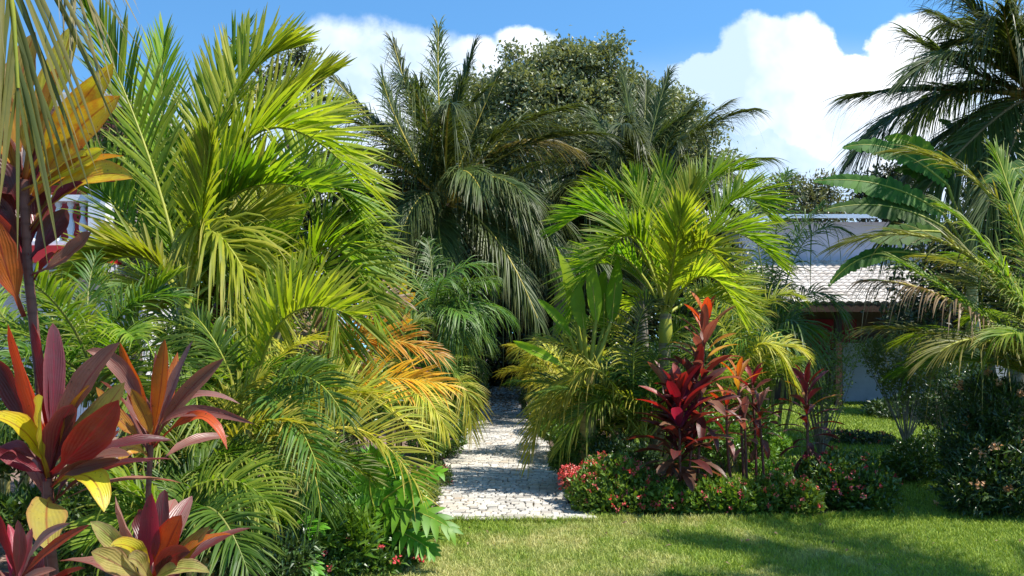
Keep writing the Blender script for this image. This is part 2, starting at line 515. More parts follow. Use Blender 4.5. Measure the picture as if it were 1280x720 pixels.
# clouds: heaps at given bearings (x/y, z/y of the direction), edges broken by noise in direction space
yy = mth(nt, 'MAXIMUM', sx.outputs[1], .02)
uv = nd(nt, 'ShaderNodeCombineXYZ')
nt.links.new(mth(nt, 'DIVIDE', sx.outputs[0], yy), uv.inputs[0])
nt.links.new(mth(nt, 'DIVIDE', sx.outputs[2], yy), uv.inputs[1])
UV = uv.outputs[0]
dn = nd(nt, 'ShaderNodeTexNoise')
dn.inputs['Scale'].default_value = 7.5
dn.inputs['Detail'].default_value = 7
dn.inputs['Roughness'].default_value = .58
nt.links.new(UV, dn.inputs['Vector'])
vs = nd(nt, 'ShaderNodeVectorMath', operation='SUBTRACT')
nt.links.new(dn.outputs['Color'], vs.inputs[0])
vs.inputs[1].default_value = (.5, .5, .5)
vm = nd(nt, 'ShaderNodeVectorMath', operation='SCALE')
nt.links.new(vs.outputs[0], vm.inputs[0])
vm.inputs['Scale'].default_value = .10
va = nd(nt, 'ShaderNodeVectorMath', operation='ADD')
nt.links.new(UV, va.inputs[0])
nt.links.new(vm.outputs[0], va.inputs[1])


def heaps(blobs, soft, src):
    acc = None
    for (px, py, rx, ry) in blobs:
        sb = nd(nt, 'ShaderNodeVectorMath', operation='SUBTRACT')
        nt.links.new(src, sb.inputs[0])
        sb.inputs[1].default_value = ((px - CX) / F, (HY - py) / F, 0)
        mu = nd(nt, 'ShaderNodeVectorMath', operation='MULTIPLY')
        nt.links.new(sb.outputs[0], mu.inputs[0])
        mu.inputs[1].default_value = (F / rx, F / ry, 0)
        ln = nd(nt, 'ShaderNodeVectorMath', operation='LENGTH')
        nt.links.new(mu.outputs[0], ln.inputs[0])
        d = mth(nt, 'SUBTRACT', 1.0, ln.outputs['Value'])
        acc = d if acc is None else mth(nt, 'SMOOTH_MAX', acc, d, .06)
    return acc


heapR = heaps([(955, 90, 80, 78), (895, 90, 62, 42), (1003, 105, 62, 82), (1140, 98, 66, 88), (1180, 110, 90, 80), (1080, 150, 110, 75), (1045, 150, 85, 55),
               (1290, 90, 110, 90)], .1, va.outputs[0])
heapL = heaps([(425, 80, 95, 72), (510, 75, 80, 58), (370, 120, 70, 60), (580, 95, 65, 50), (660, 58, 55, 32), (700, 75, 45, 30), (470, 150, 150, 80), (600, 140, 90, 60), (730, 110, 80, 35)], .1, va.outputs[0])
haze_b = heaps([(1000, 260, 520, 230), (480, 230, 480, 190)], .1, UV)
mr = nd(nt, 'ShaderNodeMapRange', interpolation_type='SMOOTHSTEP')
mr.inputs['From Min'].default_value = .0
mr.inputs['From Max'].default_value = .16
nt.links.new(heapR, mr.inputs['Value'])
mr2 = nd(nt, 'ShaderNodeMapRange', interpolation_type='SMOOTHSTEP')
mr2.inputs['From Min'].default_value = .0
mr2.inputs['From Max'].default_value = .38
nt.links.new(heapL, mr2.inputs['Value'])
mr3 = nd(nt, 'ShaderNodeMapRange', interpolation_type='SMOOTHSTEP')
mr3.inputs['From Min'].default_value = .0
mr3.inputs['From Max'].default_value = .65
mr3.inputs['To Max'].default_value = .8
nt.links.new(haze_b, mr3.inputs['Value'])
front = mth(nt, 'GREATER_THAN', sx.outputs[1], .05)
heap = mth(nt, 'MULTIPLY', mth(nt, 'MAXIMUM', mth(nt, 'MAXIMUM', mr.outputs[0], mr2.outputs[0]), mr3.outputs[0]), front)
cn = noise(nt, 5.0, 5, .55, UV)
# cloud body: bright cumulus with soft blue grey bellies
body = ramp(nt, cn, [(.40, (4.2, 5.4, 6.9)), (.62, (8.4, 8.6, 9.0))])
blue = mixc(nt, 1.0, hs.outputs[0], (.80, 1.06, 1.06), 'MULTIPLY')
colr = mixc(nt, heap, blue, body)
nt.links.new(colr, bg.inputs[0])
bg.inputs[1].default_value = .088
nt.links.new(bg.outputs[0], out.inputs[0])

vsn = scene.view_settings
vsn.view_transform = 'Standard'
vsn.look = 'None'
vsn.exposure = 0.98
vsn.gamma = 1
scene.cycles.max_bounces = 7
scene.cycles.diffuse_bounces = 4
scene.cycles.glossy_bounces = 2
scene.cycles.sample_clamp_indirect = 6
# ------------------------------------------------------------------ ground
def sheet(name, poly, z, mat, label=None):
    me = bpy.data.meshes.new(name)
    me.from_pydata([(x, y, z) for x, y in poly], [], [list(range(len(poly)))])
    me.materials.append(mat)
    o = bpy.data.objects.new(name, me)
    COL.objects.link(o)
    o['wpos'] = [0., 0., 0.]
    return tag(o, label, None, None, 'structure')


SOIL = plainmat('dark_soil', (.05, .035, .024), (.13, .09, .065), 3.5, .95, .1, .8, 40)
BEDM = plainmat('bark_mulch', (.10, .065, .048), (.32, .22, .17), 28, .95, .1, .9, 60)


def lawnmat(name, dark, light, dry):
    m, nt, out = newmat(name)
    geo = nd(nt, 'ShaderNodeNewGeometry').outputs['Position']
    p = nd(nt, 'ShaderNodeBsdfPrincipled')
    A = nd(nt, 'ShaderNodeAttribute', attribute_name='rnd').outputs['Fac']
    n1 = noise(nt, 1.1, 5, .62, geo)
    n2 = noise(nt, 4.5, 4, .6, geo)
    c = mixc(nt, A, dark, light)
    f = mth(nt, 'ADD', mth(nt, 'MULTIPLY', n1, 1.0), mth(nt, 'MULTIPLY', n2, .55))
    # the trodden strip before the path is drier than the lawn farther back
    sx = nd(nt, 'ShaderNodeSeparateXYZ')
    nt.links.new(geo, sx.inputs[0])
    far = mth(nt, 'MULTIPLY', mth(nt, 'SUBTRACT', sx.outputs[1], 7.5), .12, clamp=True)
    side = mth(nt, 'MULTIPLY', mth(nt, 'SUBTRACT', sx.outputs[0], 1.2), .10, clamp=True)
    f = mth(nt, 'SUBTRACT', mth(nt, 'SUBTRACT', f, mth(nt, 'MULTIPLY', far, .5)), side)
    f = mth(nt, 'MULTIPLY', mth(nt, 'SUBTRACT', f, .67, clamp=True), 3.2, clamp=True)
    f = mth(nt, 'MULTIPLY', f, mth(nt, 'ADD', mth(nt, 'MULTIPLY', A, .5), .5))
    c = mixc(nt, f, c, dry)
    nt.links.new(c, p.inputs['Base Color'])
    p.inputs['Roughness'].default_value = .6
    p.inputs['Specular IOR Level'].default_value = .25
    t = nd(nt, 'ShaderNodeBsdfTranslucent')
    nt.links.new(mixc(nt, 1.0, c, (1.2, 1.2, .6), 'MULTIPLY'), t.inputs['Color'])
    mx = nd(nt, 'ShaderNodeMixShader')
    mx.inputs[0].default_value = .25
    nt.links.new(p.outputs[0], mx.inputs[1])
    nt.links.new(t.outputs[0], mx.inputs[2])
    nt.links.new(mx.outputs[0], out.inputs[0])
    return m


GRASSM = lawnmat('grass_blades', (.15, .25, .03), (.33, .40, .05), (.64, .55, .25))
TURF = lawnmat('turf', (.11, .16, .026), (.15, .20, .03), (.40, .34, .15))
sheet('ground', [(-150, -60), (150, -60), (150, 200), (-150, 200)], 0, SOIL)
lawn_poly = [(-1.35, -3), (16, -3), (16, 30), (6, 30), (3.0, 22), (1.7, 14), (1.0, 11.5), (1.25, 10.2), (1.0, 8.6), (.85, 7.98), (-.72, 7.88), (-.78, 7.5), (-.82, 6.6), (-1.0, 5.6)]
sheet('lawn', lawn_poly, .008, TURF)
bedR_poly = [(.72, 8.05), (1.2, 7.93), (2.0, 8.0), (2.8, 8.05), (3.5, 8.3), (3.65, 8.9), (3.2, 9.5), (2.5, 10.0), (2.3, 11.2), (1.7, 13), (.62, 13.5), (.6, 10.5)]
sheet('garden_bed', bedR_poly, .016, BEDM)
sheet('garden_bed', [(-6.5, 2.2), (-1.2, 2.2), (-1.02, 5.6), (-.86, 6.6), (-.80, 7.6), (-.72, 8.0), (-.9, 10), (-1.0, 14), (-.9, 20), (-8, 20)], .012, BEDM)

# path of pale hand-cut setts, each stone modelled
ST = None
m, nt, out = newmat('pale_sett_stone')
p = nd(nt, 'ShaderNodeBsdfPrincipled')
A = nd(nt, 'ShaderNodeAttribute', attribute_name='rnd').outputs['Fac']
tcx = nd(nt, 'ShaderNodeTexCoord').outputs['Object']
c = ramp(nt, A, [(0, (.28, .26, .23)), (.3, (.40, .375, .33)), (.7, (.48, .46, .41)), (.93, (.54, .51, .45)), (1, (.36, .28, .2))])
c = mixc(nt, mth(nt, 'MULTIPLY', mth(nt, 'SUBTRACT', noise(nt, 22, 6, .7, tcx), .45, clamp=True), 2.0, clamp=True), c, (.33, .29, .23))
c = mixc(nt, mth(nt, 'MULTIPLY', mth(nt, 'SUBTRACT', noise(nt, .8, 3, .6, tcx), .52, clamp=True), 2.5, clamp=True), c, (.45, .37, .25))
nt.links.new(c, p.inputs['Base Color'])
p.inputs['Roughness'].default_value = .75
p.inputs['Specular IOR Level'].default_value = .25
bn = nd(nt, 'ShaderNodeBump')
bn.inputs['Strength'].default_value = .6
bn.inputs['Distance'].default_value = .01
nt.links.new(noise(nt, 55, 5, .6, tcx), bn.inputs['Height'])
nt.links.new(bn.outputs[0], p.inputs['Normal'])
nt.links.new(p.outputs[0], out.inputs[0])
SETT = m
JOINT = plainmat('path_joint_sand', (.07, .075, .035), (.20, .17, .13), 5, .95, .1)
eL = [(7.85, -.66), (9, -.74), (10.35, -.84), (13, -.92), (17.6, -.80), (22, -.70), (29, -.70), (36, -.6)]
eR = [(7.85, .75), (9, .68), (10.35, .61), (13, .54), (17.6, .45), (22, .38), (29, .42), (36, .6)]
xl = lambda y: np.interp(y, [a for a, b in eL], [b for a, b in eL])
xr = lambda y: np.interp(y, [a for a, b in eR], [b for a, b in eR])
g = Geo()
ys_ = np.linspace(7.86, 36, 60)
for i in range(59):
    a, b = ys_[i], ys_[i + 1]
    g.add([(xl(a), a, .026), (xr(a), a, .026), (xr(b), b, .026), (xl(b), b, .026)], [(0, 1, 2, 3)], 1, smooth=False)
y = 7.87
V, FA, AT = [], [], []
nb = 0
row = 0
while y < 33:
    dep = random.uniform(.078, .112) * (1.25 if y > 18 else 1)
    x = xl(y) + random.uniform(-.05, .03)
    wob = random.uniform(0, 6)
    while x < xr(y) - .02:
        wd = random.uniform(.062, .115)
        gx, gy = .0025 + random.random() * .003, .003 + random.random() * .004
        x0, x1 = x + gx, x + wd - gx
        yo = .012 * math.sin(x * 5 + wob) + random.uniform(-.006, .006)
        y0, y1 = y + gy + yo, y + dep - gy + yo
        h = .044 + random.uniform(-.005, .006)
        bv = .008
        j = lambda: random.uniform(-.008, .008)
        cs = [(x0 + j(), y0 + j()), (x1 + j(), y0 + j()), (x1 + j(), y1 + j()), (x0 + j(), y1 + j())]
        cxm, cym = (x0 + x1) / 2, (y0 + y1) / 2
        tl = [random.uniform(-.003, .003) for _ in range(4)]
        vv = [(a, b, .024) for a, b in cs] + [(a, b, h - .006) for a, b in cs]
        vv += [(a + (bv if a < cxm else -bv), b + (bv if b < cym else -bv), h + t_) for (a, b), t_ in zip(cs, tl)]
        V += vv
        for k in range(4):
            kk = (k + 1) % 4
            FA.append((nb + k, nb + kk, nb + 4 + kk, nb + 4 + k))
            FA.append((nb + 4 + k, nb + 4 + kk, nb + 8 + kk, nb + 8 + k))
        FA.append((nb + 8, nb + 9, nb + 10, nb + 11))
        r_ = random.random()
        AT += [(r_, 0, 0)] * 12
        nb += 12
        x += wd
    y += dep
    row += 1
g.add(V, FA, 0, np.array(AT), smooth=False)
tag(g.build('path', [SETT, JOINT], origin=(0, 0, 0)), None, None, None, 'structure')


# lawn grass
def in_poly(P, poly):
    x, y = P[:, 0], P[:, 1]
    r = np.zeros(len(P), bool)
    j = len(poly) - 1
    for i in range(len(poly)):
        xi, yi = poly[i]
        xj, yj = poly[j]
        c = ((yi > y) != (yj > y)) & (x < (xj - xi) * (y - yi) / (yj - yi + 1e-12) + xi)
        r ^= c
        j = i
    return r


def blades(P, hmin, hmax, wd, mat_i, g):
    n = len(P)
    th = rng.random(n) * 2 * np.pi
    ln = rng.uniform(hmin, hmax, n)
    lean = rng.uniform(.1, .9, n)
    ph = rng.random(n) * 2 * np.pi
    d = np.stack([np.cos(ph) * lean, np.sin(ph) * lean, np.ones(n)], 1)
    d = norm(d) * ln[:, None]
    sd = np.stack([np.cos(th), np.sin(th), 0 * th], 1) * (wd * rng.uniform(.7, 1.3, n))[:, None] * .5
    mid = P + d * .55
    tip = P + d * np.array([1.25, 1.25, .85])
    V = np.stack([P - sd, P + sd, mid + sd * .8, mid - sd * .8, tip], 1).reshape(-1, 3)
    b = np.arange(n)[:, None] * 5
    a = np.zeros((n, 5, 3))
    a[:, :, 0] = rng.random(n)[:, None]
    a = a.reshape(-1, 3)
    g.add(V, b + np.array([[0, 1, 2, 3]]), mat_i, a, smooth=False)
    k = g.n
    g.f.append((b + np.array([[3, 2, 4]]) + (k - n * 5), mat_i, False))


def lawn_points(n, x0, x1, y0, y1, keep=1.0):
    P = np.stack([rng.uniform(x0, x1, n), rng.uniform(y0, y1, n), np.full(n, .008)], 1)
    ok = in_poly(P, lawn_poly) & ~in_poly(P, bedR_poly)
    ok &= (P[:, 0] > -P[:, 1] * .62) & (P[:, 0] < P[:, 1] * .62 + 1.5)
    return P[ok]


g = Geo()
blades(lawn_points(120000, -1.1, 6.2, 5.2, 8.3), .018, .05, .0055, 0, g)
blades(lawn_points(70000, 0.9, 7.8, 8.3, 12), .025, .065, .009, 0, g)
blades(lawn_points(36000, 1.5, 10, 12, 20), .03, .075, .016, 0, g)
blades(lawn_points(12000, 4, 14, 20, 29), .04, .08, .03, 0, g)
# longer fringe along the path's end and the beds
e = []
for _ in range(1500):
    e.append((random.uniform(-.74, .86), 7.86 + random.gauss(0, .02), .01))
for _ in range(5000):
    t = random.random()
    k = random.randrange(len(bedR_poly) - 6)
    a, b = bedR_poly[k], bedR_poly[k + 1]
    e.append((a[0] + (b[0] - a[0]) * t + random.gauss(0, .05), a[1] + (b[1] - a[1]) * t - abs(random.gauss(0, .06)), .01))
for _ in range(2500):
    yv = random.uniform(5.7, 7.9)
    e.append((np.interp(yv, [5.6, 6.6, 7.6, 8], [-1.0, -.84, -.78, -.7]) + random.gauss(0, .05), yv, .01))
blades(np.array(e), .03, .09, .006, 0, g)
tag(g.build('grass', GRASSM, origin=(0, 0, 0)), 'short sunlit lawn grass with dry straw patches', 'grass', None, 'stuff')

# dry leaf litter and bark chips on the beds
P = []
for _ in range(2600):
    k = random.random()
    if k < .45:
        P.append((random.uniform(.9, 3.4), random.uniform(8.3, 10.6), .02 + random.random() * .015))
    else:
        yv = random.uniform(2.6, 8)
        P.append((random.uniform(-yv * .6, -.9), yv, .018 + random.random() * .015))
P = np.array(P)
g = Geo()
dr = rng.normal(size=(len(P), 3)) * np.array([1, 1, .2])
g.leaves(P, dr, np.array([0, 0, 1.]) + rng.normal(size=(len(P), 3)) * .3, rng.uniform(.03, .10, len(P)), rng.uniform(.015, .04, len(P)), 0)
tag(g.build('leaf_litter', LITTER, origin=(0, 0, 0)), 'dry fallen leaves and bark chips on the soil beds', 'leaf litter', None, 'stuff')

P = []
for _ in range(70):
    y_ = random.uniform(8, 20)
    P.append((random.choice([xl(y_) + abs(random.gauss(0, .22)), xr(y_) - abs(random.gauss(0, .22)), random.uniform(xl(y_), xr(y_))]), y_, .055))
for _ in range(900):
    y_ = 20 + 12 * random.random() ** .8
    P.append((random.uniform(xl(y_), xr(y_)), y_, .055))
for _ in range(34):
    y_ = random.uniform(6, 8)
    P.append((random.uniform(-.75, y_ * .6), y_, .04))
for _ in range(70):
    y_ = random.uniform(8.2, 15)
    P.append((random.uniform(3.2, y_ * .6), y_, .05))
P = np.array(P)
g = Geo()
dr = rng.normal(size=(len(P), 3)) * np.array([1, 1, .25])
g.leaves(P, dr, np.array([0, 0, 1.]) + rng.normal(size=(len(P), 3)) * .35, rng.uniform(.025, .07, len(P)) * np.where(P[:, 1] > 20, 2.6, 1), rng.uniform(.010, .024, len(P)) * np.where(P[:, 1] > 20, 3, 1), 0, bend=.5)
tag(g.build('fallen_leaves', LITTER, origin=(0, 0, 0)), 'scattered dry leaves on the path and the lawn', 'leaf litter', None, 'stuff')

# ------------------------------------------------------------------ houses
WHITE = plainmat('white_render', (.72, .71, .72), (.66, .65, .67), 1.5, .8, .2, .15, 12)
WHITESHADE = plainmat('shaded_white_render', (.60, .58, .66), (.46, .44, .50), 0.9, .85, .2, .2, 10)  # white wall; the lavender tint puts its shade into the colour
REDP = plainmat('red_paint', (.50, .02, .02), (.42, .02, .02), 5, .5, .4)
DREDP = plainmat('dark_red_paint', (.30, .012, .03), (.24, .01, .025), 5, .6, .3)
TILE = plainmat('pale_roof_tile', (.62, .58, .53), (.38, .33, .28), 2.2, .8, .2, .3, 25)
TIN = plainmat('pale_blue_sheet_roof', (.55, .62, .70), (.48, .56, .66), 2, .45, .5)
SHADEW = plainmat('eave_shade_wall', (.16, .10, .075), (.11, .07, .05), 2, .85, .2)  # dark brown stands in for the shade beneath the eave
DARKW = plainmat('dark_timber', (.05, .03, .022), (.09, .05, .035), 9, .8, .2)
GREYW = plainmat('grey_and_shaded_white_render', (.46, .46, .50), (.38, .38, .42), 2.5, .9, .2, .3, 12)  # on the white garden wall this grey is shade put into the colour


def roof_tiles(g, x0, x1, yb, zb, yf, zf, mat):
    """pan-tile sheet sloping from the back top edge to the front eave, every column a raised barrel"""
    n = int((x1 - x0) / .22)
    k = 7
    xs = np.linspace(x0, x1, n * k + 1)
    rows = 14
    vs, fs = [], []
    prof = .045 * np.abs(np.sin(np.arange(len(xs)) / k * np.pi)) ** .7
    for r in range(rows):
        for e_ in (0, 1):
            t = (r + e_) / rows
            lift = .035 * e_
            for x, pz in zip(xs, prof):
                vs.append((x, yb + (yf - yb) * t, zb + (zf - zb) * t + pz + lift))
    m_ = len(xs)
    for r in range(rows * 2 - 1):
        for i in range(m_ - 1):
            a = r * m_ + i
            fs.append((a, a + m_, a + m_ + 1, a + 1))
    g.add(vs, fs, mat, smooth=False)


hb = thing('house', 'pale house with white tiled lower roof and a red shutter beneath, behind the right-hand palms', 'house', (11, 25, 0))
g = Geo()
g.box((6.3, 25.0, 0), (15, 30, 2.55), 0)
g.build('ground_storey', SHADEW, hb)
g = Geo()
g.box((8.35, 24.9, 1.3), (9.75, 24.97, 2.3), 0)
g.build('red_shutter', DREDP, hb)
g = Geo()
g.box((6.6, 25.6, 2.75), (13.5, 29.5, 5.15), 0)
g.build('upper_wall', WHITESHADE, hb)
g = Geo()
roof_tiles(g, 5.6, 14.5, 25.57, 4.0, 22.4, 2.62, 0)
g.build('tiled_roof', TILE, hb)
g = Geo()
g.box((5.6, 22.42, 2.42), (14.5, 22.5, 2.60), 0)
for x in (5.9, 8.3, 10.7, 13.1):
    g.box((x, 22.55, 0), (x + .16, 22.71, 2.44), 0)
g.build('veranda_frame', DARKW, hb)
g = Geo()
n = 60
xs = np.linspace(6.2, 13.9, n)
V = []
for i, x in enumerate(xs):
    zz = .03 * (i % 2)
    V += [(x, 24.9, 5.22 + zz), (x, 29.8, 5.95 + zz)]
g.add(V, [(2 * i, 2 * i + 2, 2 * i + 3, 2 * i + 1) for i in range(n - 1)], 0, smooth=False)
g.box((6.2, 24.86, 5.16), (13.9, 24.9, 5.27), 0)
g.build('sheet_roof', TIN, hb)
g = Geo()
g.box((10.7, 24.93, 0.0), (11.7, 24.98, 2.1), 0)
g.build('door', DARKW, hb)
dr_ = [o for o in hb.children if o.name.startswith('door')][0]
g = Geo()
g.box((11.56, 24.88, 1.0), (11.62, 24.928, 1.14), 0)
g.build('handle', GREYW, dr_)
g = Geo()
g.box((8.25, 24.9, 1.2), (9.85, 24.98, 1.296), 0)
g.build('shutter_sill', GREYW, hb)

g = Geo()
g.box((9.1, 24.2, 0), (15, 24.4, 1.55), 0)
g.box((9.05, 24.15, 1.55), (15, 24.45, 1.63), 0)
tag(g.build('garden_wall', GREYW, origin=(9.1, 24.2, 0)), 'low plain white garden wall, shade-grey in colour, at the back of the lawn', 'wall')

# veranda house far left, white balusters over a red band
hl = thing('veranda_house', 'white house with a baluster veranda and red bands, half hidden behind the left plants', 'house', (-8, 15, 0))
g = Geo()
g.box((-12, 15.2, 0), (-6.62, 20, 2.9), 0)
g.box((-12, 17.0, 3.2), (-6.7, 20, 5.6), 0)
g.build('wall', WHITE, hl)
g = Geo()
g.box((-12, 14.3, 2.78), (-6.58, 17, 2.92), 0)
g.build('veranda_ledge', GREYW, hl)
g = Geo()
g.box((-12, 14.25, 2.92), (-6.55, 14.6, 3.2), 0)
g.box((-12, 14.62, 2.92), (-6.6, 17, 3.18), 0)
g.build('red_band', REDP, hl)
g = Geo()
g.box((-12, 14.28, 3.2), (-6.6, 14.52, 3.27), 0)
g.box((-12, 14.26, 3.92), (-6.6, 14.54, 4.02), 0)
rail = g.build('railing', WHITE, hl)
g = Geo()
g.box((-6.86, 14.24, 3.2), (-6.58, 14.56, 4.12), 0)
g.box((-6.9, 14.2, 4.12), (-6.54, 14.6, 4.19), 0)
g.build('newel_post', WHITE, hl)
g = Geo()
g.lathe((0, 0, 0), [(.055, 0), (.055, .05), (.03, .07), (.062, .22), (.06, .3), (.028, .42), (.028, .46), (.05, .5), (.034, .56), (.055, .6), (.055, .65)], 10)
bal = g.build('baluster', WHITE, hl, origin=(-7.0, 14.4, 3.27)) if False else None
for i in range(24):
    x = -7.02 - i * .2
    if bal is None:
        gg = Geo()
        gg.lathe((x, 14.4, 3.27), [(.055, 0), (.055, .05), (.03, .07), (.062, .22), (.06, .3), (.028, .42), (.028, .46), (.05, .5), (.034, .56), (.055, .6), (.055, .65)], 10)
        bal = gg.build('baluster', WHITE, rail, origin=(x, 14.4, 3.27))
        bx0 = x
    else:
        c_ = bal.copy()
        COL.objects.link(c_)
        c_.parent = rail
        c_.location = bal.location + Vector((x - bx0, 0, 0))
g = Geo()
g.box((-12, 14.6, 5.6), (-6.4, 20.3, 5.78), 0)
g.box((-12, 14.45, 5.5), (-6.4, 14.598, 5.7), 0)
g.build('roof', TILE, hl)
g = Geo()
g.box((-9.2, 16.9, 3.25), (-8.2, 16.98, 5.2), 0)
g.build('door', REDP, hl)
# ------------------------------------------------------------------ palms
ST_LIME = dict(gap=.07, rise=.4, nl=66, Lmax=.72, w=.032, a0=54, a1=14, lift=26, droop=.16, rw=.014, s0=.2)
ST_ARECA = dict(gap=.07, nl=54, Lmax=.44, w=.0185, a0=66, a1=24, lift=26, droop=.42, rw=.009, s0=.2)
ST_COCO = dict(gap=.08, rise=.12, nl=130, Lmax=1.02, w=.027, a0=42, a1=12, lift=10, droop=.5, rw=.024, s0=.12, seg=4, tipL=.6)
ST_LOW = dict(ST_ARECA, Lmax=.34, w=.016, nl=54, rise=.25, droop=.34)
ST_FINE = dict(nl=40, Lmax=.55, w=.020, a0=62, a1=25, lift=20, droop=.6, rw=.010, s0=.15)


def pick(v):
    return v[0][0] if len(v) == 1 else random.choices([a for a, _ in v], [b for _, b in v])[0]


def put_frond(t, P0, M, P2, st, mats, rach, **kw):
    g = Geo()
    q = dict(st)
    q.update(kw)
    rb = Geo()
    g.frond(P0, M, P2, rib=rb, **q)
    f = g.build('frond', [mats], t)
    rb.build('midrib', [rach], f)
    return f


def random_frond(P0, az, e0, L, bend):
    h = np.array([math.cos(az), math.sin(az), 0])
    z = np.array([0, 0, 1.])
    p, e = np.array(P0, float), e0
    pts = [p]
    n = 8
    for i in range(n):
        p = p + (h * math.cos(e) + z * math.sin(e)) * L / n
        e -= bend / n * (.5 + i / n)
        e = max(e, -1.5)
        pts.append(p)
    return pts[0], pts[4], pts[8]


def palm(name, label, base, traced, st, mats, rach, fill=0, fillL=1.6, e_hi=80, e_lo=0, bend=1.3, trunk=None, trunk_r=.09,
         canes=0, spread=.25, group=None, cat='palm', face=.35, shaft=None, azs=None, floor=.06, ground=0.0):
    """base = (px, py, d) of the crown's heart; traced = midrib mid point and tip, each (px, py, depth offset)"""
    C0 = at(*base)
    t = thing(name, label, cat, (C0[0], C0[1], ground), group)
    d = base[2]
    starts = [C0]
    if canes:
        starts = []
        for k in range(canes):
            a = k * 2.4 + random.random()
            r = spread * (.25 + .75 * random.random())
            top = C0 + np.array([math.cos(a) * r, math.sin(a) * r * .8, random.uniform(-.35, .1) * max(.3, C0[2])])
            top[2] = max(top[2], .12)
            bot = np.array([C0[0] + math.cos(a) * r * .35, C0[1] + math.sin(a) * r * .35, ground])
            starts.append(top)
            g = Geo()
            s = np.linspace(0, 1, 6)[:, None]
            mid = (top + bot) / 2 + np.array([(bot - top)[0] * .15, 0, 0])
            g.tube((1 - s) ** 2 * bot + 2 * s * (1 - s) * mid + s * s * top, np.linspace(.028, .02, 6), 7)
            g.build('cane', CANE, t)
    elif trunk:
        g = Geo()
        k = 10
        s = np.linspace(0, 1, k)
        lean = random.uniform(-.12, .12) * C0[2]
        pts = np.stack([C0[0] + lean * (1 - s) ** 2, C0[1] + .1 * (1 - s), ground + (C0[2] - ground) * s], 1)
        g.tube(pts, trunk_r * (1.0 + .5 * np.exp(-s * 8) - .15 * s), 12)
        g.build('trunk', trunk, t)
        if shaft:
            g = Geo()
            s = np.linspace(0, 1, 7)
            g.tube(np.stack([C0[0] + 0 * s, C0[1] + 0 * s, C0[2] - .32 + .42 * s], 1), trunk_r * np.interp(s, [0, .25, 1], [.9, 1.15, .5]), 10)
            g.build('crownshaft', shaft, t)
    for i, fr in enumerate(traced):
        (mx, my, md), (tx, ty, td) = fr[0], fr[1]
        kw = fr[2] if len(fr) > 2 else {}
        kw = dict(kw)
        P0 = at(kw.pop('bx', base[0]), kw.pop('by', base[1]), d + kw.pop('bd', 0)) if ('bx' in kw or 'by' in kw) else (min(starts, key=lambda p: np.linalg.norm(p - C0)) if canes and i % 3 == 0 else C0)
        P0 = P0 + rng.normal(0, .02, 3)
        m_ = kw.pop('mat', None) or pick(mats)
        r_ = kw.pop('rach', rach)
        kw.setdefault('face', face)
        put_frond(t, P0, at(mx, my, d + md), at(tx, ty, d + td), st, m_, r_, **kw)
    for i in range(fill):
        P0 = starts[i % len(starts)] + rng.normal(0, .03, 3)
        az = (i * 2.39996 + rng.normal(0, .25)) if azs is None else R(random.uniform(*azs))
        q = i / max(1, fill - 1)
        e0 = R(e_hi + (e_lo - e_hi) * q + rng.normal(0, 6))
        L = fillL * (.8 + .3 * math.sin(math.pi * min(1, q * 1.1))) * random.uniform(.88, 1.1)
        a, b, c = random_frond(P0, az, e0, L, bend * random.uniform(.8, 1.2))
        c[2] = max(c[2], floor)
        b[2] = max(b[2], floor)
        put_frond(t, a, b, c, st, pick(mats), rach, face=0)
    return t


LM = [(LIME, 3), (LIME2, 1.2)]
AM = [(ARECA, 3), (ARECAY, 1)]
AYM = [(ARECAY, 2), (ARECA, 1)]
CM = [(COCO, 1)]

# left: the big lime palm and its neighbours
palm('feather_palm', 'large lime green palm with broad arching leaflets, short trunk showing left of the path', (232, 385, 6.5), [
    ((182, 185, .2), (104, 5, .35), dict(face=.6)), ((252, 275, -.5), (262, 178, -.8), dict(mat=LIME2, face=.7, Lmax=.5)),
    ((246, 215, .5), (305, 45, .8), dict(face=.6)), ((262, 290, -.3), (332, 395, -.6), dict(droop=.7)),
    ((318, 168, .2), (462, 240, .1), dict(mat=LIME2)), ((178, 322, -.1), (92, 352, -.3), dict(mat=LIME2, Lmax=.5)),
    ((150, 262, .3), (95, 225, .5), dict(face=.6)), ((300, 190, .5), (412, 95, .7), dict(face=.55)),
    ((205, 205, .6), (205, 50, 1.0), dict(face=.6)), ((285, 250, .2), (400, 240, -.2), dict(mat=LIME)),
    ((278, 150, .4), (365, 60, .5), dict(face=.6, mat=LIME2))],
    ST_LIME, LM, RACH_L, fill=6, fillL=1.4, e_hi=75, e_lo=25, trunk=TRUNK_S, trunk_r=.075, shaft=RACH_L, azs=(50, 170))
palm('feather_palm', 'lime green palm with glossy fronds arching right, behind the large one', (345, 415, 7.6), [
    ((408, 308, 0), (470, 400, -.1), dict(face=.3, rise=.1)), ((395, 240, .2), (448, 285, .2), dict(rise=.15)), ((370, 220, .4), (415, 150, .6), dict(face=.6, mat=LIME2)),
    ((400, 335, -.3), (425, 450, -.5), {}), ((330, 280, .2), (300, 190, .4), dict(face=.6)), ((300, 320, -.2), (262, 380, -.4), {}), ((410, 285, .3), (465, 345, .3), dict(mat=LIME, rise=.1))],
    ST_LIME, LM, RACH_L, fill=5, fillL=1.0, e_hi=80, e_lo=40, trunk=TRUNK_S, trunk_r=.075, shaft=RACH_L, azs=(80, 190))

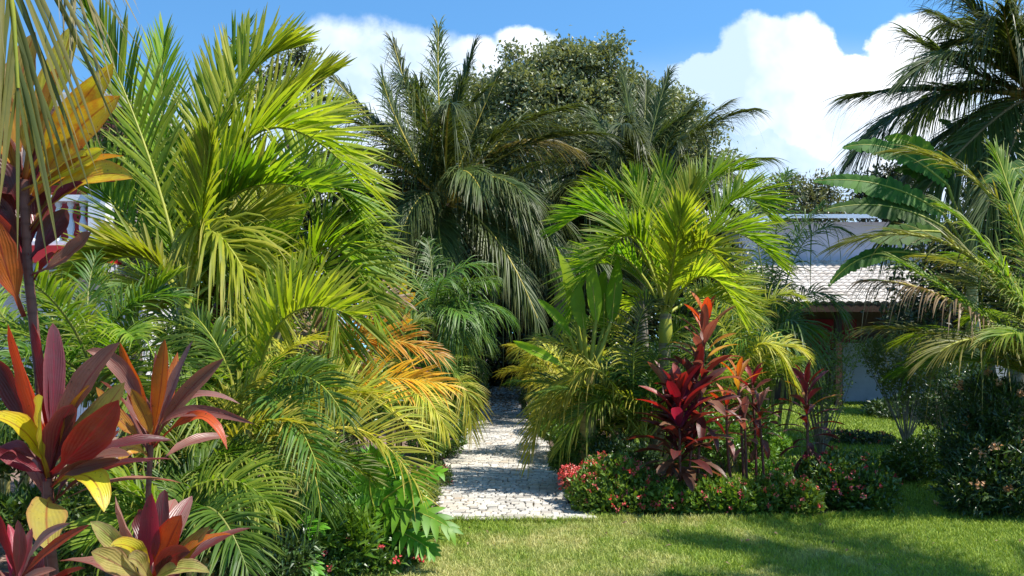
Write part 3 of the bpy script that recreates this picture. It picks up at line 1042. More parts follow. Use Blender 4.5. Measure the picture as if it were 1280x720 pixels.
palm('areca_palm', 'bright areca palm clump with an upright yellow green comb frond, low left', (300, 520, 5.6), [
    ((352, 402, -.4), (442, 396, -.5), dict(mat=LIME2, face=.5, Lmax=.46, rise=.7, w=.022, droop=.1)), ((325, 415, .1), (385, 330, .2), dict(mat=LIME2, face=.75, rise=.6, w=.022, droop=.1)), ((262, 430, .1), (190, 400, .2), {}),
    ((240, 440, .2), (120, 420, .2), {}), ((300, 420, .3), (290, 335, .5), dict(face=.7)), ((370, 470, -.2), (430, 520, -.4), {}),
    ((255, 465, -.4), (250, 540, -.8), {}), ((345, 500, -.4), (400, 590, -.8), {}), ((280, 450, -.2), (240, 390, -.1), dict(face=.6)), ((230, 490, 0), (150, 520, -.1), {})],
    ST_LOW, [(ARECA, 2), (ARECAD, 1.6), (ARECAY, .3)], RACH_L, fill=9, fillL=.9, e_hi=80, e_lo=35, canes=5, azs=(10, 200))
palm('areca_palm', 'yellow areca palm clump arching low over the bed edge beside the path', (338, 592, 5.7), [
    ((440, 535, 0), (528, 618, -.1), dict(mat=ARECAY, face=.5, Lmax=.36, droop=.15)), ((390, 505, .3), (475, 490, .5), dict(mat=ARECAY, face=.75, droop=.1)), ((432, 492, .4), (532, 558, .5), dict(mat=ARECAY, droop=.15, face=.5)),
    ((280, 552, 0), (212, 610, -.2), {}), ((375, 560, -.2), (402, 640, -.3), {}), ((330, 540, .1), (300, 480, .3), dict(mat=ARECAY, face=.6)), ((270, 520, .2), (215, 520, .3), dict(mat=ARECAY)), ((345, 545, -.2), (385, 590, -.4), dict(mat=ARECAY)),
    ((365, 520, .2), (420, 470, .4), dict(face=.7, mat=ARECAY, droop=.1)), ((390, 560, 0), (462, 600, 0), dict(droop=.2)), ((310, 560, -.3), (275, 620, -.6), {}), ((300, 520, 0), (262, 500, 0), dict(face=.6, mat=ARECAY)), ((325, 570, -.4), (335, 640, -.8), {})],
    ST_LOW, [(ARECA, 2), (ARECAD, 1.4), (ARECAY, .4)], RACH_Y, fill=8, fillL=.8, e_hi=82, e_lo=35, canes=5, azs=(50, 200))
palm('areca_palm', 'small areca palm with thin yellow green combs behind the slender orange cordyline', (255, 600, 5.0), [
    ((300, 540, 0), (385, 530, 0), dict(mat=ARECAY, droop=.2)), ((285, 570, -.1), (370, 600, -.2), {}), ((250, 535, .1), (240, 480, .2), dict(face=.7)), ((215, 560, 0), (160, 590, -.1), {}), ((280, 520, .2), (330, 470, .3), dict(face=.6, mat=ARECAY)), ((275, 600, -.2), (325, 660, -.4), {})],
    dict(ST_LOW, Lmax=.27, w=.014), [(ARECA, 2), (ARECAY, 1)], RACH_L, fill=6, fillL=.6, e_hi=80, e_lo=30, canes=4, azs=(0, 200))
palm('areca_palm', 'shaded deep green areca palm behind the tall cordyline by the left edge', (110, 500, 5.3), [
    ((92, 400, .1), (20, 345, .2), dict(face=.6)), ((145, 400, 0), (225, 372, .1), dict(face=.5)), ((60, 430, 0), (-30, 420, 0), {}), ((110, 400, .2), (120, 320, .5), dict(face=.7)),
    ((170, 440, -.2), (240, 460, -.4), {}), ((60, 470, -.4), (0, 540, -.7), {}), ((150, 460, -.4), (200, 560, -.7), {})],
    ST_LOW, [(ARECAD, 2), (ARECA, 1.5)], RACH_G, fill=8, fillL=1.0, e_hi=80, e_lo=25, canes=5)
palm('areca_palm', 'dark green areca palm low in shade at the foot of the left bed', (230, 650, 4.6), [
    ((280, 600, 0), (345, 640, -.1), {}), ((200, 600, .2), (130, 590, .3), {}), ((270, 640, -.3), (310, 715, -.5), {}), ((240, 590, .2), (300, 560, .4), {}), ((180, 640, -.2), (110, 680, -.4), {})],
    ST_LOW, [(ARECAD, 2), (ARECA, 1)], RACH_G, fill=5, fillL=.5, e_hi=75, e_lo=20, canes=4, azs=(60, 240))
palm('areca_palm', 'areca palm with ageing orange fronds beside the left of the path', (405, 520, 8.2), [
    ((440, 430, 0), (552, 445, 0), dict(mat=ORANGE, face=.6)), ((455, 478, -.3), (562, 482, -.4), dict(mat=ORANGE, face=.6)), ((400, 440, .1), (385, 380, .3), dict(mat=BROWN, face=.6)),
    ((440, 400, .4), (500, 372, .6), dict(face=.6)), ((420, 480, -.3), (392, 462, -.4), {}), ((380, 460, .1), (345, 440, .1), {})],
    dict(ST_ARECA, w=.023, droop=.25), [(ARECA, 2), (ARECAY, 1), (BROWN, .3)], RACH_Y, fill=8, fillL=1.1, e_hi=80, e_lo=20, canes=5, azs=(60, 230))
palm('fine_palm', 'small deep green palm with fine drooping leaflets under the coconut palm', (545, 400, 12.5), [
    ((520, 350, 0), (490, 320, 0), {}), ((560, 345, 0), (610, 330, 0), {}), ((540, 340, .2), (535, 300, .4), dict(face=.5)), ((575, 375, -.2), (605, 400, -.3), {}),
    ((520, 385, -.2), (490, 410, -.3), {}), ((560, 385, -.4), (580, 430, -.6), {})],
    ST_FINE, [(FINE, 1)], RACH_G, fill=14, fillL=1.0, e_hi=80, e_lo=0, trunk=TRUNK_S, trunk_r=.06)
palm('areca_palm', 'yellow green areca palm bending over the left path edge', (540, 515, 12.0), [
    ((560, 460, 0), (600, 520, -.1), {}), ((540, 450, 0), (560, 420, .2), {}), ((575, 480, -.3), (590, 545, -.4), dict(mat=ARECAY)), ((515, 460, 0), (490, 440, 0), {}), ((530, 480, -.4), (550, 540, -.8), {}), ((565, 440, .2), (590, 430, .3), {})],
    ST_ARECA, [(ARECA, 2), (ARECAY, 1), (ARECAD, 1)], RACH_L, fill=14, fillL=.95, e_hi=80, e_lo=15, canes=6, spread=.35, azs=(70, 280))
palm('areca_palm', 'green areca palm in half shade further along the left path edge', (570, 470, 16.5), [
    ((560, 420, .2), (545, 395, .3), {}), ((585, 440, -.3), (602, 470, -.5), dict(mat=ARECAD))],
    ST_ARECA, [(ARECA, 1), (ARECAD, 2)], RACH_G, fill=16, fillL=1.0, e_hi=82, e_lo=10, canes=6, spread=.3, azs=(70, 290))
palm('areca_palm', 'yellow tinged areca palm between the orange fronds and the path', (490, 520, 10.2), [
    ((515, 450, 0), (560, 455, 0), {}), ((480, 440, .2), (470, 400, .3), {}), ((520, 490, -.3), (560, 540, -.5), dict(mat=ARECAY)), ((500, 430, .3), (530, 400, .5), {})],
    ST_ARECA, [(ARECA, 2), (ARECAD, 1), (ARECAY, .6)], RACH_Y, fill=12, fillL=1.0, e_hi=80, e_lo=20, canes=5, azs=(40, 260))
palm('areca_palm', 'mid green areca palm in the thicket between the two lime palms', (280, 430, 9.0), [
    ((260, 360, 0), (225, 330, 0), {}), ((310, 350, 0), (350, 330, 0), {})],
    ST_ARECA, [(ARECA, 1), (ARECAD, 1)], RACH_G, fill=16, fillL=1.5, e_hi=82, e_lo=5, canes=6, spread=.5)
palm('areca_palm', 'green areca palm far behind the tall cordyline, below the white veranda', (150, 430, 9.0), [
    ((130, 350, 0), (80, 330, 0), {}), ((180, 350, 0), (215, 320, 0), {})],
    ST_ARECA, [(ARECA, 2), (ARECAD, 1)], RACH_G, fill=15, fillL=1.3, e_hi=70, e_lo=0, canes=6, spread=.5)

palm('areca_palm', 'green areca palm at the left edge hiding the foot of the veranda house', (10, 470, 8.2), [
    ((0, 390, 0), (-30, 340, 0), {}), ((40, 390, 0), (85, 350, .1), {})],
    ST_ARECA, [(ARECA, 2), (ARECAD, 1)], RACH_G, fill=16, fillL=1.3, e_hi=80, e_lo=10, canes=6, spread=.5)
# coconut palms
palm('coconut_palm', 'tall coconut palm with dark shaggy crown against the cloud, left of the broadleaf tree', (556, 255, 17), [
    ((520, 150, .2), (492, 55, .4), dict(face=.5)), ((549, 140, .3), (548, 36, .6), dict(face=.6)), ((572, 145, -.2), (592, 60, -.3), dict(face=.5)),
    ((592, 165, .2), (622, 95, .3), dict(face=.5)), ((507, 175, -.2), (478, 100, -.3), dict(face=.5)), ((480, 170, .3), (418, 98, .5), dict(face=.45)),
    ((492, 200, -.1), (432, 190, 0), {}), ((470, 150, .6), (405, 125, .9), {}), ((625, 188, .2), (706, 182, .3), dict(mat=COCOY)),
    ((628, 262, -.2), (700, 345, -.5), dict(face=.4)), ((615, 292, -.8), (672, 398, -1.6), dict(face=.5, droop=.6, Lmax=.85)), ((640, 250, -.6), (705, 330, -1.2), dict(face=.4, droop=.6, Lmax=.85)),
    ((525, 262, -.5), (492, 330, -.9), dict(face=.4)), ((548, 275, -1.0), (556, 330, -2.0), {}), ((600, 205, .2), (650, 150, .5), dict(face=.4)),
    ((535, 170, -.6), (525, 110, -1.0), dict(face=.6)), ((565, 180, -.5), (575, 110, -.9), dict(face=.6)), ((490, 240, 0), (445, 285, 0), {}), ((600, 240, .6), (690, 260, 1.2), {}), ((575, 215, -.9), (600, 235, -2), {})],
    ST_COCO, CM, RACH_Y, fill=16, fillL=3.1, e_hi=80, e_lo=10, trunk=TRUNK_C, trunk_r=.15, face=.2)
palm('coconut_palm', 'coconut palm with feathery crown standing before the large broadleaf tree', (800, 245, 20), [
    ((790, 165, 0), (778, 92, 0), dict(face=.5)), ((815, 165, .2), (836, 92, .4), dict(face=.6)), ((832, 180, -.2), (868, 130, -.3), dict(face=.5)),
    ((848, 180, .2), (905, 132, .3), {}), ((768, 185, 0), (738, 140, 0), dict(face=.45)), ((760, 200, -.2), (712, 190, -.3), {}), ((870, 212, 0), (957, 198, 0), {}),
    ((745, 225, -.3), (690, 255, -.5), {}), ((740, 250, -.5), (700, 320, -1), {}), ((860, 245, .2), (930, 270, .2), {}), ((805, 160, .6), (808, 105, 1), dict(face=.6)), ((780, 200, -.8), (760, 170, -1.5), dict(face=.5)),
    ((825, 205, -.8), (845, 180, -1.5), dict(face=.5)), ((730, 215, .5), (655, 260, .8), {})],
    ST_COCO, CM, RACH_G, fill=16, fillL=3.0, e_hi=80, e_lo=0, trunk=TRUNK_C, trunk_r=.15, face=.2)
palm('coconut_palm', 'low dark coconut palm in the shade over the path end', (700, 330, 19), [
    ((670, 265, 0), (636, 275, 0), {}), ((730, 260, 0), (760, 255, 0), {}), ((690, 270, .3), (690, 230, .6), dict(face=.5))],
    ST_COCO, CM, RACH_G, fill=14, fillL=2.2, e_hi=80, e_lo=5, trunk=TRUNK_C, trunk_r=.13)
palm('coconut_palm', 'coconut palm with dense dark crown filling the upper right corner', (1290, 120, 13), [
    ((1218, 90, 0), (1140, 45, 0), dict(gap=.15)), ((1190, 112, .2), (1072, 118, .4), dict(gap=.1, lift=15)), ((1240, 30, .3), (1165, -15, .5), {}), ((1250, 60, -.3), (1200, -10, -.5), {}),
    ((1170, 122, -.2), (1078, 182, -.4), dict(mat=COCO, rach=RACH_B)), ((1270, 30, -.5), (1245, -60, -.8), dict(face=.5)), ((1225, 165, -.5), (1118, 285, -.9), dict(face=.5, droop=.6)),
    ((1240, 60, .5), (1185, 60, .8), {}), ((1265, 60, -.8), (1255, 10, -1.5), {}), ((1210, 150, .4), (1150, 200, .6), {}), ((1270, 170, -.7), (1235, 260, -1.4), {}), ((1215, 70, -.5), (1150, 85, -.9), {}),
    ((1225, 55, .6), (1175, 20, 1), {})],
    ST_COCO, CM, RACH_B, fill=10, fillL=2.8, e_hi=75, e_lo=0, trunk=TRUNK_C, trunk_r=.15, face=.15, azs=(-100, 100))
palm('coconut_palm', 'young coconut palm with long yellowing fronds sweeping in from the right edge above the shrub', (1335, 495, 8.6), [
    ((1215, 322, 0), (1062, 303, 0), dict(mat=OLIVE, rach=RACH_L, face=.25)), ((1205, 385, -.3), (1085, 350, -.5), dict(mat=BROWN, rach=RACH_Y, face=.2, droop=.7, Lmax=.5)), ((1252, 262, .3), (1120, 190, .5), dict(mat=OLIVE, rach=RACH_L, Lmax=.55, droop=.3)),
    ((1215, 430, .1), (1095, 410, .1), dict(mat=OLIVE, gap=.2)), ((1280, 300, .2), (1245, 190, .4), dict(face=.5)), ((1235, 400, .2), (1130, 330, .3), dict(mat=ARECA, face=.35)),
    ((1300, 300, .3), (1300, 170, .6), dict(face=.6)), ((1262, 350, -.2), (1185, 262, -.3), dict(face=.45, mat=ARECA)), ((1275, 390, .4), (1190, 350, .7), dict(face=.4)), ((1250, 430, -.4), (1175, 440, -.7), dict(mat=OLIVE)),
    ((1290, 400, -.2), (1235, 330, -.4), dict(face=.5, mat=ARECA)), ((1300, 430, -.4), (1250, 420, -.8), dict(mat=ARECA))],
    dict(ST_COCO, nl=84, Lmax=.62, w=.019, a0=58, droop=.35, gap=.12), [(ARECAD, 1), (ARECA, 2), (OLIVE, 2)], RACH_L, fill=9, fillL=2.2, e_hi=80, e_lo=25, trunk=TRUNK_C, trunk_r=.11, face=.15, azs=(-60, 150))
palm('coconut_palm', 'coconut palm outside the right edge whose shadow falls across the front lawn', (2144, -468, 4.9), [
    ((1950, -560, .1), (1820, -480, .1), {})],
    ST_COCO, CM, RACH_B, fill=12, fillL=2.6, e_hi=60, e_lo=5, bend=1.0, trunk=TRUNK_C, trunk_r=.14)
palm('coconut_palm', 'coconut palm frond hanging down close to the camera in the upper left corner', (-420, -420, 2.6), [
    ((-100, -330, 0), (22, 110, .1), dict(Lmax=.72, w=.019, nl=46, droop=.2, a0=36, a1=10, face=.45, lift=0, mat=HANG)),
    ((-60, -360, .2), (95, -20, .3), dict(Lmax=.55, w=.015, nl=30, droop=.3, a0=38, a1=12, mat=COCOY, face=.4))],
    ST_COCO, [(ARECAD, 1)], RACH_L, fill=5, fillL=2.0, e_hi=60, e_lo=-10, trunk=TRUNK_C, trunk_r=.13, azs=(100, 260))

# right of the path
palm('feather_palm', 'yellow green feather palm with a rounded arching crown, right of the path', (832, 392, 9.6), [
    ((765, 318, 0), (712, 402, -.1), dict(face=.25)), ((775, 275, .1), (698, 288, .2), {}), ((818, 290, .3), (790, 222, .5), dict(face=.6)), ((850, 295, .2), (868, 225, .3), dict(face=.6, mat=LIME2)),
    ((893, 292, 0), (972, 330, 0), {}), ((862, 255, .4), (935, 212, .6), dict(face=.4)), ((842, 325, -.5), (852, 262, -.8), dict(mat=LIME2, face=.6)), ((880, 345, -.3), (925, 395, -.5), {}),
    ((800, 300, -.3), (752, 322, -.6), {}), ((835, 280, .6), (825, 205, .9), dict(face=.6)), ((800, 262, .3), (735, 245, .5), {}), ((905, 260, .2), (958, 268, .3), {}), ((865, 315, -.5), (905, 335, -.9), dict(mat=LIME2))],
    dict(ST_LIME, nl=62, w=.027, Lmax=.6), LM, RACH_L, fill=5, fillL=1.5, e_hi=70, e_lo=20, trunk=TRUNK_S, trunk_r=.075, shaft=RACH_L, azs=(20, 160))
palm('areca_palm', 'sprawling areca palm clump drooping over the right path edge', (795, 540, 9.5), [
    ((722, 440, 0), (648, 438, 0), dict(mat=ARECAY)), ((705, 490, -.1), (660, 575, -.2), dict(mat=ARECAY)), ((740, 460, -.2), (690, 530, -.3), dict(mat=ARECAY)), ((785, 440, .2), (755, 385, .4), dict(face=.6)),
    ((795, 420, .1), (822, 372, .1), dict(face=.6, mat=COCO)), ((750, 500, -.3), (700, 560, -.5), {}), ((825, 440, .1), (870, 400, .2), {}), ((760, 420, .3), (700, 405, .4), {}),
    ((780, 470, .1), (745, 500, .1), {}), ((840, 470, .2), (885, 470, .3), {})],
    ST_ARECA, [(ARECA, 1.6), (ARECAY, 1), (ARECAD, 1.5)], RACH_L, fill=34, fillL=1.3, e_hi=82, e_lo=22, canes=8, spread=.45, azs=(-10, 205))
palm('areca_palm', 'bright areca palm right behind the tall red cordyline', (925, 520, 10.8), [
    ((905, 410, 0), (868, 362, 0), dict(mat=LIME2, face=.6)), ((945, 395, .1), (1000, 370, .2), dict(mat=LIME2)), ((950, 430, -.1), (995, 480, -.2), dict(mat=ARECAY)), ((925, 400, .2), (935, 345, .4), dict(face=.6, mat=LIME2)),
    ((890, 440, -.2), (860, 470, -.4), {}), ((960, 440, 0), (1005, 440, 0), dict(mat=ARECAY))],
    ST_ARECA, AM, RACH_L, fill=10, fillL=1.2, e_hi=80, e_lo=25, canes=6, azs=(0, 180))
palm('areca_palm', 'tall grey green palm clump in front of the pale house wall', (965, 450, 12.5), [
    ((980, 330, 0), (1030, 255, 0), {}), ((948, 310, .2), (925, 235, .4), dict(face=.5)), ((1005, 370, 0), (1055, 395, -.1), {}), ((970, 290, .3), (985, 215, .5), dict(face=.5)), ((935, 350, 0), (895, 310, 0), {}), ((1000, 310, .2), (1060, 290, .3), {}), ((990, 400, -.3), (1015, 460, -.5), {})],
    dict(ST_ARECA, Lmax=.6, w=.022, droop=.6), [(FINE, 1), (COCO, 1), (ARECAD, 1)], RACH_G, fill=13, fillL=2.1, e_hi=82, e_lo=25, canes=6, spread=.4, azs=(20, 250))
palm('areca_palm', 'shaded green areca palm far along the right path edge', (708, 475, 17), [
    ((690, 440, 0), (672, 440, 0), {}), ((700, 430, 0), (720, 410, 0), {})],
    ST_ARECA, [(ARECA, 1), (ARECAD, 2)], RACH_G, fill=16, fillL=1.0, e_hi=82, e_lo=10, canes=6, spread=.35)
palm('areca_palm', 'yellowish areca palm low between the banana leaves and the right path edge', (715, 490, 12.5), [
    ((690, 440, 0), (655, 460, 0), dict(mat=ARECAY)), ((720, 430, 0), (735, 400, .1), {}), ((700, 470, -.3), (672, 510, -.5), dict(mat=ARECAY))],
    ST_ARECA, AYM, RACH_Y, fill=14, fillL=1.0, e_hi=80, e_lo=5, canes=5)
palm('areca_palm', 'dark areca palm in the gap left of the low garden wall', (925, 440, 16), [
    ((900, 380, 0), (880, 350, 0), {})],
    ST_ARECA, [(ARECAD, 1)], RACH_G, fill=18, fillL=1.7, e_hi=80, e_lo=0, canes=6, spread=.5)


# ------------------------------------------------------------------ bananas
def banana(name, label, stem, leaves, mats=None, cat='banana plant', group=None, w=.36):
    S = at(*stem)
    t = thing(name, label, cat, (S[0], S[1], 0), group)
    g = Geo()
    s = np.linspace(0, 1, 7)
    g.tube(np.stack([S[0] + 0 * s, S[1] + 0 * s, S[2] * s], 1), np.interp(s, [0, 1], [.12, .06]), 10)
    g.build('pseudostem', CANE, t)
    for lf in leaves:
        (bx, by, bd), (mx, my, md), (tx, ty, td) = lf[:3]
        kw = dict(lf[3]) if len(lf) > 3 else {}
        d = stem[2]
        P0, M, P2 = at(bx, by, d + bd), at(mx, my, d + md), at(tx, ty, d + td)
        g = Geo()
        rb = Geo()
        rb.tube(np.linspace(S - np.array([0, 0, .25]), P0, 5), np.linspace(.035, .02, 5), 6, 0)
        if cat == 'heliconia':
            rb.tube(np.linspace(P0, P0 * .4 + P2 * .6, 4), .008, 5, 0)
            g.blade(P0 - (M - P0) * .1, M, P2, kw['wd'] * 1.75, (random.uniform(-.4, .5), -1, .35), pet=.04, nu=14, fold=.22, rip=.05, petw=.25)
            f = g.build('leaf', [BANANAY], t)
            rb.build('midrib', [RACH_L], f)
            continue
        L = np.linalg.norm(P2 - P0)
        n = max(14, int(L / .055))
        m_ = kw.pop('mat', BANANA)
        a = dict(nl=n, Lmax=kw.pop('wd', w * .6), w=L / n * 1.75, a0=74, a1=52, lift=16, droop=.30, s0=.03, rw=.014, seg=3, blunt=True, jit=.22, tipL=.15, baseL=.5, fold=.0, face=.55)
        a.update(kw)
        g.frond(P0, M, P2, rib=rb, **a)
        f = g.build('leaf', [m_], t)
        rb.build('midrib', [RACH_L], f)
    return t


banana('banana_plant', 'banana plant with broad torn leaves in front of the pale house', (1215, 300, 12), [
    ((1185, 232, 0), (1118, 188, 0), (1056, 184, 0), dict(face=.82, wd=0.198)), ((1180, 268, -.1), (1105, 232, -.1), (1020, 226, -.1), dict(face=.82, wd=0.218)), ((1190, 220, .2), (1150, 185, .2), (1108, 172, .2), dict(mat=BANANAY, face=.82, wd=0.218)),
    ((1180, 285, -.2), (1110, 258, -.2), (1032, 262, -.3), dict(face=.82, wd=0.198)), ((1150, 318, -.1), (1085, 320, -.2), (1037, 356, -.3), dict(face=.82, wd=0.128)), ((1190, 235, .3), (1160, 215, .4), (1120, 212, .4), dict(face=.82, wd=0.198)),
    ((1235, 240, 1.2), (1215, 180, 1.6), (1175, 150, 2.0), dict(face=.82, wd=0.218)), ((1175, 290, -.4), (1130, 290, -.6), (1090, 300, -.8), dict(face=.82, wd=0.198)),
    ((1235, 230, 1.2), (1250, 165, 1.8), (1262, 130, 2.2), dict(face=.82, wd=0.198))])
banana('banana_plant', 'banana plant with one pale leaf reaching in from the right edge', (1345, 300, 11.0), [
    ((1320, 210, 0), (1275, 210, 0), (1227, 228, 0), dict(wd=.16, face=.7)), ((1340, 220, .2), (1350, 130, .2), (1380, 80, .2), {}), ((1360, 230, 0), (1410, 200, 0), (1470, 230, 0), {})])
banana('heliconia', 'bright upright paddle leaved heliconia between the two right-hand palms and the path', (735, 455, 9.5), [
    ((720, 395, 0), (710, 350, 0), (694, 308, 0), dict(mat=BANANAY, wd=0.094, face=.75)), ((745, 400, 0), (742, 365, 0), (738, 330, 0), dict(mat=BANANAY, wd=0.094, face=.8)), ((765, 400, .1), (768, 360, .1), (772, 322, .1), dict(mat=BANANAY, wd=0.101, face=.8)),
    ((712, 420, -.1), (695, 395, -.1), (672, 374, -.1), dict(mat=BANANAY, wd=0.058, face=.7)), ((700, 455, -.3), (672, 440, -.4), (641, 426, -.5), dict(mat=BANANAY, wd=0.058, face=.8)), ((755, 410, .2), (752, 370, .3), (756, 338, .3), dict(mat=BANANAY, wd=0.094, face=.8)), ((730, 410, -.2), (722, 380, -.2), (724, 350, -.2), dict(mat=BANANAY, wd=0.086, face=.7))], cat='heliconia')
# ------------------------------------------------------------------ cordylines
CNAME = {'redorange': 'red orange', 'dead': 'withered'}


def cordyline(name, label, heart, stem_px, leaves, d, back=0, backL=.45, palette=('maroon', 'purple'), group=None, sr=.018, WF=.95):
    """heart (px,py); stem_px = lower points of the stem; leaves = (base or None, mid, tip, width px, colour[, depth offset of the tip])"""
    S = [at(px, py, d) for px, py in [heart] + stem_px]
    low = S[-1].copy()
    t = thing(name, label, 'cordyline', (low[0], low[1], 0), group)
    pts = S + [np.array([low[0] + .02, low[1], z]) for z in np.linspace(max(low[2] - .15, .1), 0, 3)]
    # smooth the stem
    P = np.array(pts)
    g = Geo()
    k = np.linspace(0, len(P) - 1, 18)
    Q = np.stack([np.interp(k, np.arange(len(P)), P[:, i]) for i in range(3)], 1)
    g.tube(Q, sr, 8)
    g.build('stem', CSTEM, t)
    for lf in leaves:
        b, m_, tp, wpx, colr = lf[:5]
        dd = lf[5] if len(lf) > 5 else random.uniform(-.15, .1)
        bx, by = b or heart
        P0 = at(bx, by, d) + rng.normal(0, .008, 3)
        M = at(m_[0], m_[1], d + dd * .5)
        P2 = at(tp[0], tp[1], d + dd)
        g = Geo()
        nr = np.array([random.uniform(-.8, 1.0), -.85, random.uniform(.3, .9)])
        g.blade(P0, M, P2, wpx * WF / F * d, nr, pet=.24, nu=14, fold=.34, rip=.06, petw=.17)
        f = g.build('leaf', CL[colr], t)
        f['label'] = CNAME.get(colr, colr) + ' leaf'
    for i in range(back):
        az = random.uniform(0, 2 * math.pi)
        e0 = R(random.uniform(20, 80))
        a, b_, c = random_frond(at(heart[0], heart[1], d) - np.array([0, 0, random.uniform(0, .18)]), az, e0, backL * random.uniform(.8, 1.1), 1.0)
        if a[1] - c[1] > backL * .35:
            continue
        g = Geo()
        h = norm((c - a) * np.array([1, 1, 0]))
        g.blade(a, b_, c, random.uniform(.07, .11), np.array([-h[0] * .4, -h[1] * .4, 1]), pet=.22)
        g.build('leaf', CL[random.choice(palette)], t)
    return t


cordyline('cordyline', 'tall bare stemmed cordyline with yellow and gold leaves at the left edge', (30, 225), [(34, 330), (46, 440), (52, 500)], [
    (None, (62, 130), (92, 30), 46, 'yellow', .1), (None, (85, 150), (142, 78), 36, 'gold', -.1), ((32, 240), (88, 172), (150, 120), 38, 'gold', -.15), ((32, 240), (86, 212), (130, 186), 28, 'yellow', -.1),
    ((38, 285), (100, 226), (166, 223), 38, 'gold', -.15), ((38, 290), (70, 250), (104, 228), 22, 'red', -.1), (None, (22, 130), (44, 40), 50, 'olive', .2), ((28, 235), (4, 165), (-14, 85), 46, 'amber', 0),
    ((26, 255), (4, 225), (-34, 185), 40, 'maroon', -.1), ((32, 270), (46, 215), (66, 170), 40, 'maroon', .1), ((36, 345), (82, 322), (114, 290), 34, 'brown', -.1), ((30, 395), (8, 335), (-8, 272), 36, 'orange', -.15),
    ((32, 320), (4, 268), (-28, 240), 30, 'maroon', 0), ((30, 225), (58, 140), (74, 85), 44, 'amber', -.1), ((30, 225), (36, 150), (22, 95), 40, 'olive', -.2), ((32, 250), (75, 190), (100, 160), 36, 'yellow', .1),
    ((30, 240), (12, 200), (12, 140), 38, 'brown', .1), ((34, 300), (58, 262), (64, 232), 30, 'olive', .1), ((35, 335), (8, 290), (-18, 262), 30, 'maroon', -.05), ((35, 335), (62, 292), (84, 262), 30, 'maroon', .05),
    ((36, 350), (14, 322), (-6, 312), 26, 'maroon', .05), ((36, 355), (60, 326), (78, 312), 24, 'red', .08), ((33, 310), (20, 262), (16, 225), 34, 'maroon', .1), ((33, 310), (48, 268), (46, 228), 34, 'purple', .12)], 3.4, back=16, palette=('olive', 'maroon', 'gold', 'amber'))
cordyline('cordyline', 'broad leaved cordyline with red, plum and yellow leaves beneath the tall one', (60, 598), [(62, 650), (64, 690)], [
    (None, (42, 505), (10, 405), 40, 'redorange', -.1), (None, (58, 478), (40, 402), 30, 'red', .05), (None, (67, 480), (66, 404), 27, 'purple', .02), (None, (22, 500), (-8, 450), 34, 'maroon', 0),
    (None, (94, 500), (150, 428), 38, 'brown', -.05), (None, (110, 540), (156, 478), 38, 'olive', 0), (None, (106, 552), (148, 500), 46, 'maroon', -.2), (None, (52, 535), (54, 496), 42, 'yellow', -.25),
    (None, (36, 545), (-12, 520), 36, 'yellow', -.25), (None, (85, 525), (112, 482), 32, 'amber', -.1), (None, (28, 580), (-8, 560), 20, 'red', -.1), (None, (98, 585), (152, 575), 20, 'brown', -.1),
    ((66, 606), (110, 596), (130, 640), 34, 'yellow', -.2), ((62, 625), (58, 640), (62, 690), 46, 'olive', -.35), (None, (20, 560), (-14, 590), 22, 'purple', -.1), (None, (80, 540), (92, 470), 30, 'maroon', .15), (None, (64, 540), (86, 490), 24, 'redorange', .1)],
    3.3, back=12, palette=('maroon', 'purple', 'brown'))
cordyline('cordyline', 'slender cordyline with upright orange leaves on a thin red stem', (189, 556), [(186, 600), (184, 660)], [
    (None, (172, 492), (150, 428), 26, 'orange', -.05), (None, (200, 492), (206, 424), 27, 'orange', -.1), (None, (213, 492), (241, 426), 25, 'mauve', 0), (None, (226, 500), (280, 448), 24, 'brown', -.05),
    (None, (158, 470), (108, 438), 24, 'brown', -.1), (None, (180, 520), (164, 486), 22, 'amber', -.15), (None, (150, 525), (120, 484), 24, 'amber', -.1), (None, (232, 515), (318, 530), 17, 'brown', -.1),
    ((190, 562), (246, 520), (284, 562), 18, 'redorange', -.15), (None, (232, 498), (300, 505), 16, 'mauve', 0), (None, (196, 500), (194, 440), 20, 'maroon', .1), ((188, 575), (165, 560), (150, 580), 20, 'amber', -.1), (None, (205, 500), (222, 440), 22, 'redorange', .1)],
    3.9, back=8, palette=('maroon', 'brown'), sr=.012, WF=.85)
cordyline('cordyline', 'low cordyline with cream, magenta and red orange leaves at the bottom left', (190, 735), [(190, 790)], [
    (None, (164, 672), (144, 620), 30, 'mauve', -.05), (None, (187, 675), (190, 616), 27, 'magenta', -.1), (None, (208, 685), (227, 644), 40, 'redorange', -.1), (None, (150, 685), (113, 652), 26, 'cream', -.1),
    (None, (146, 705), (114, 690), 32, 'cream', -.15), (None, (172, 690), (138, 682), 24, 'yellow', -.2), (None, (225, 700), (262, 658), 30, 'olive', -.05), (None, (240, 685), (290, 668), 24, 'orange', -.1),
    (None, (180, 665), (172, 640), 24, 'maroon', .1), (None, (216, 712), (262, 716), 28, 'cream', -.2), (None, (200, 660), (206, 612), 26, 'maroon', .1), (None, (175, 705), (160, 700), 26, 'cream', -.25), (None, (210, 700), (238, 690), 28, 'maroon', -.15)],
    3.0, back=8, palette=('maroon', 'mauve'))
cordyline('cordyline', 'narrow leaved dark red cordyline in the bottom left corner', (18, 738), [(18, 790)], [
    (None, (10, 680), (-4, 640), 18, 'red', -.05), (None, (24, 690), (22, 650), 16, 'maroon', 0), (None, (58, 690), (112, 656), 13, 'redorange', -.1), (None, (48, 680), (88, 654), 12, 'mauve', -.05), (None, (2, 715), (-20, 690), 16, 'mauve', -.1),
    (None, (30, 700), (40, 660), 16, 'purple', .05), (None, (15, 690), (10, 655), 18, 'magenta', .1), (None, (40, 720), (70, 712), 14, 'brown', -.1)], 2.9, back=5, backL=.32)


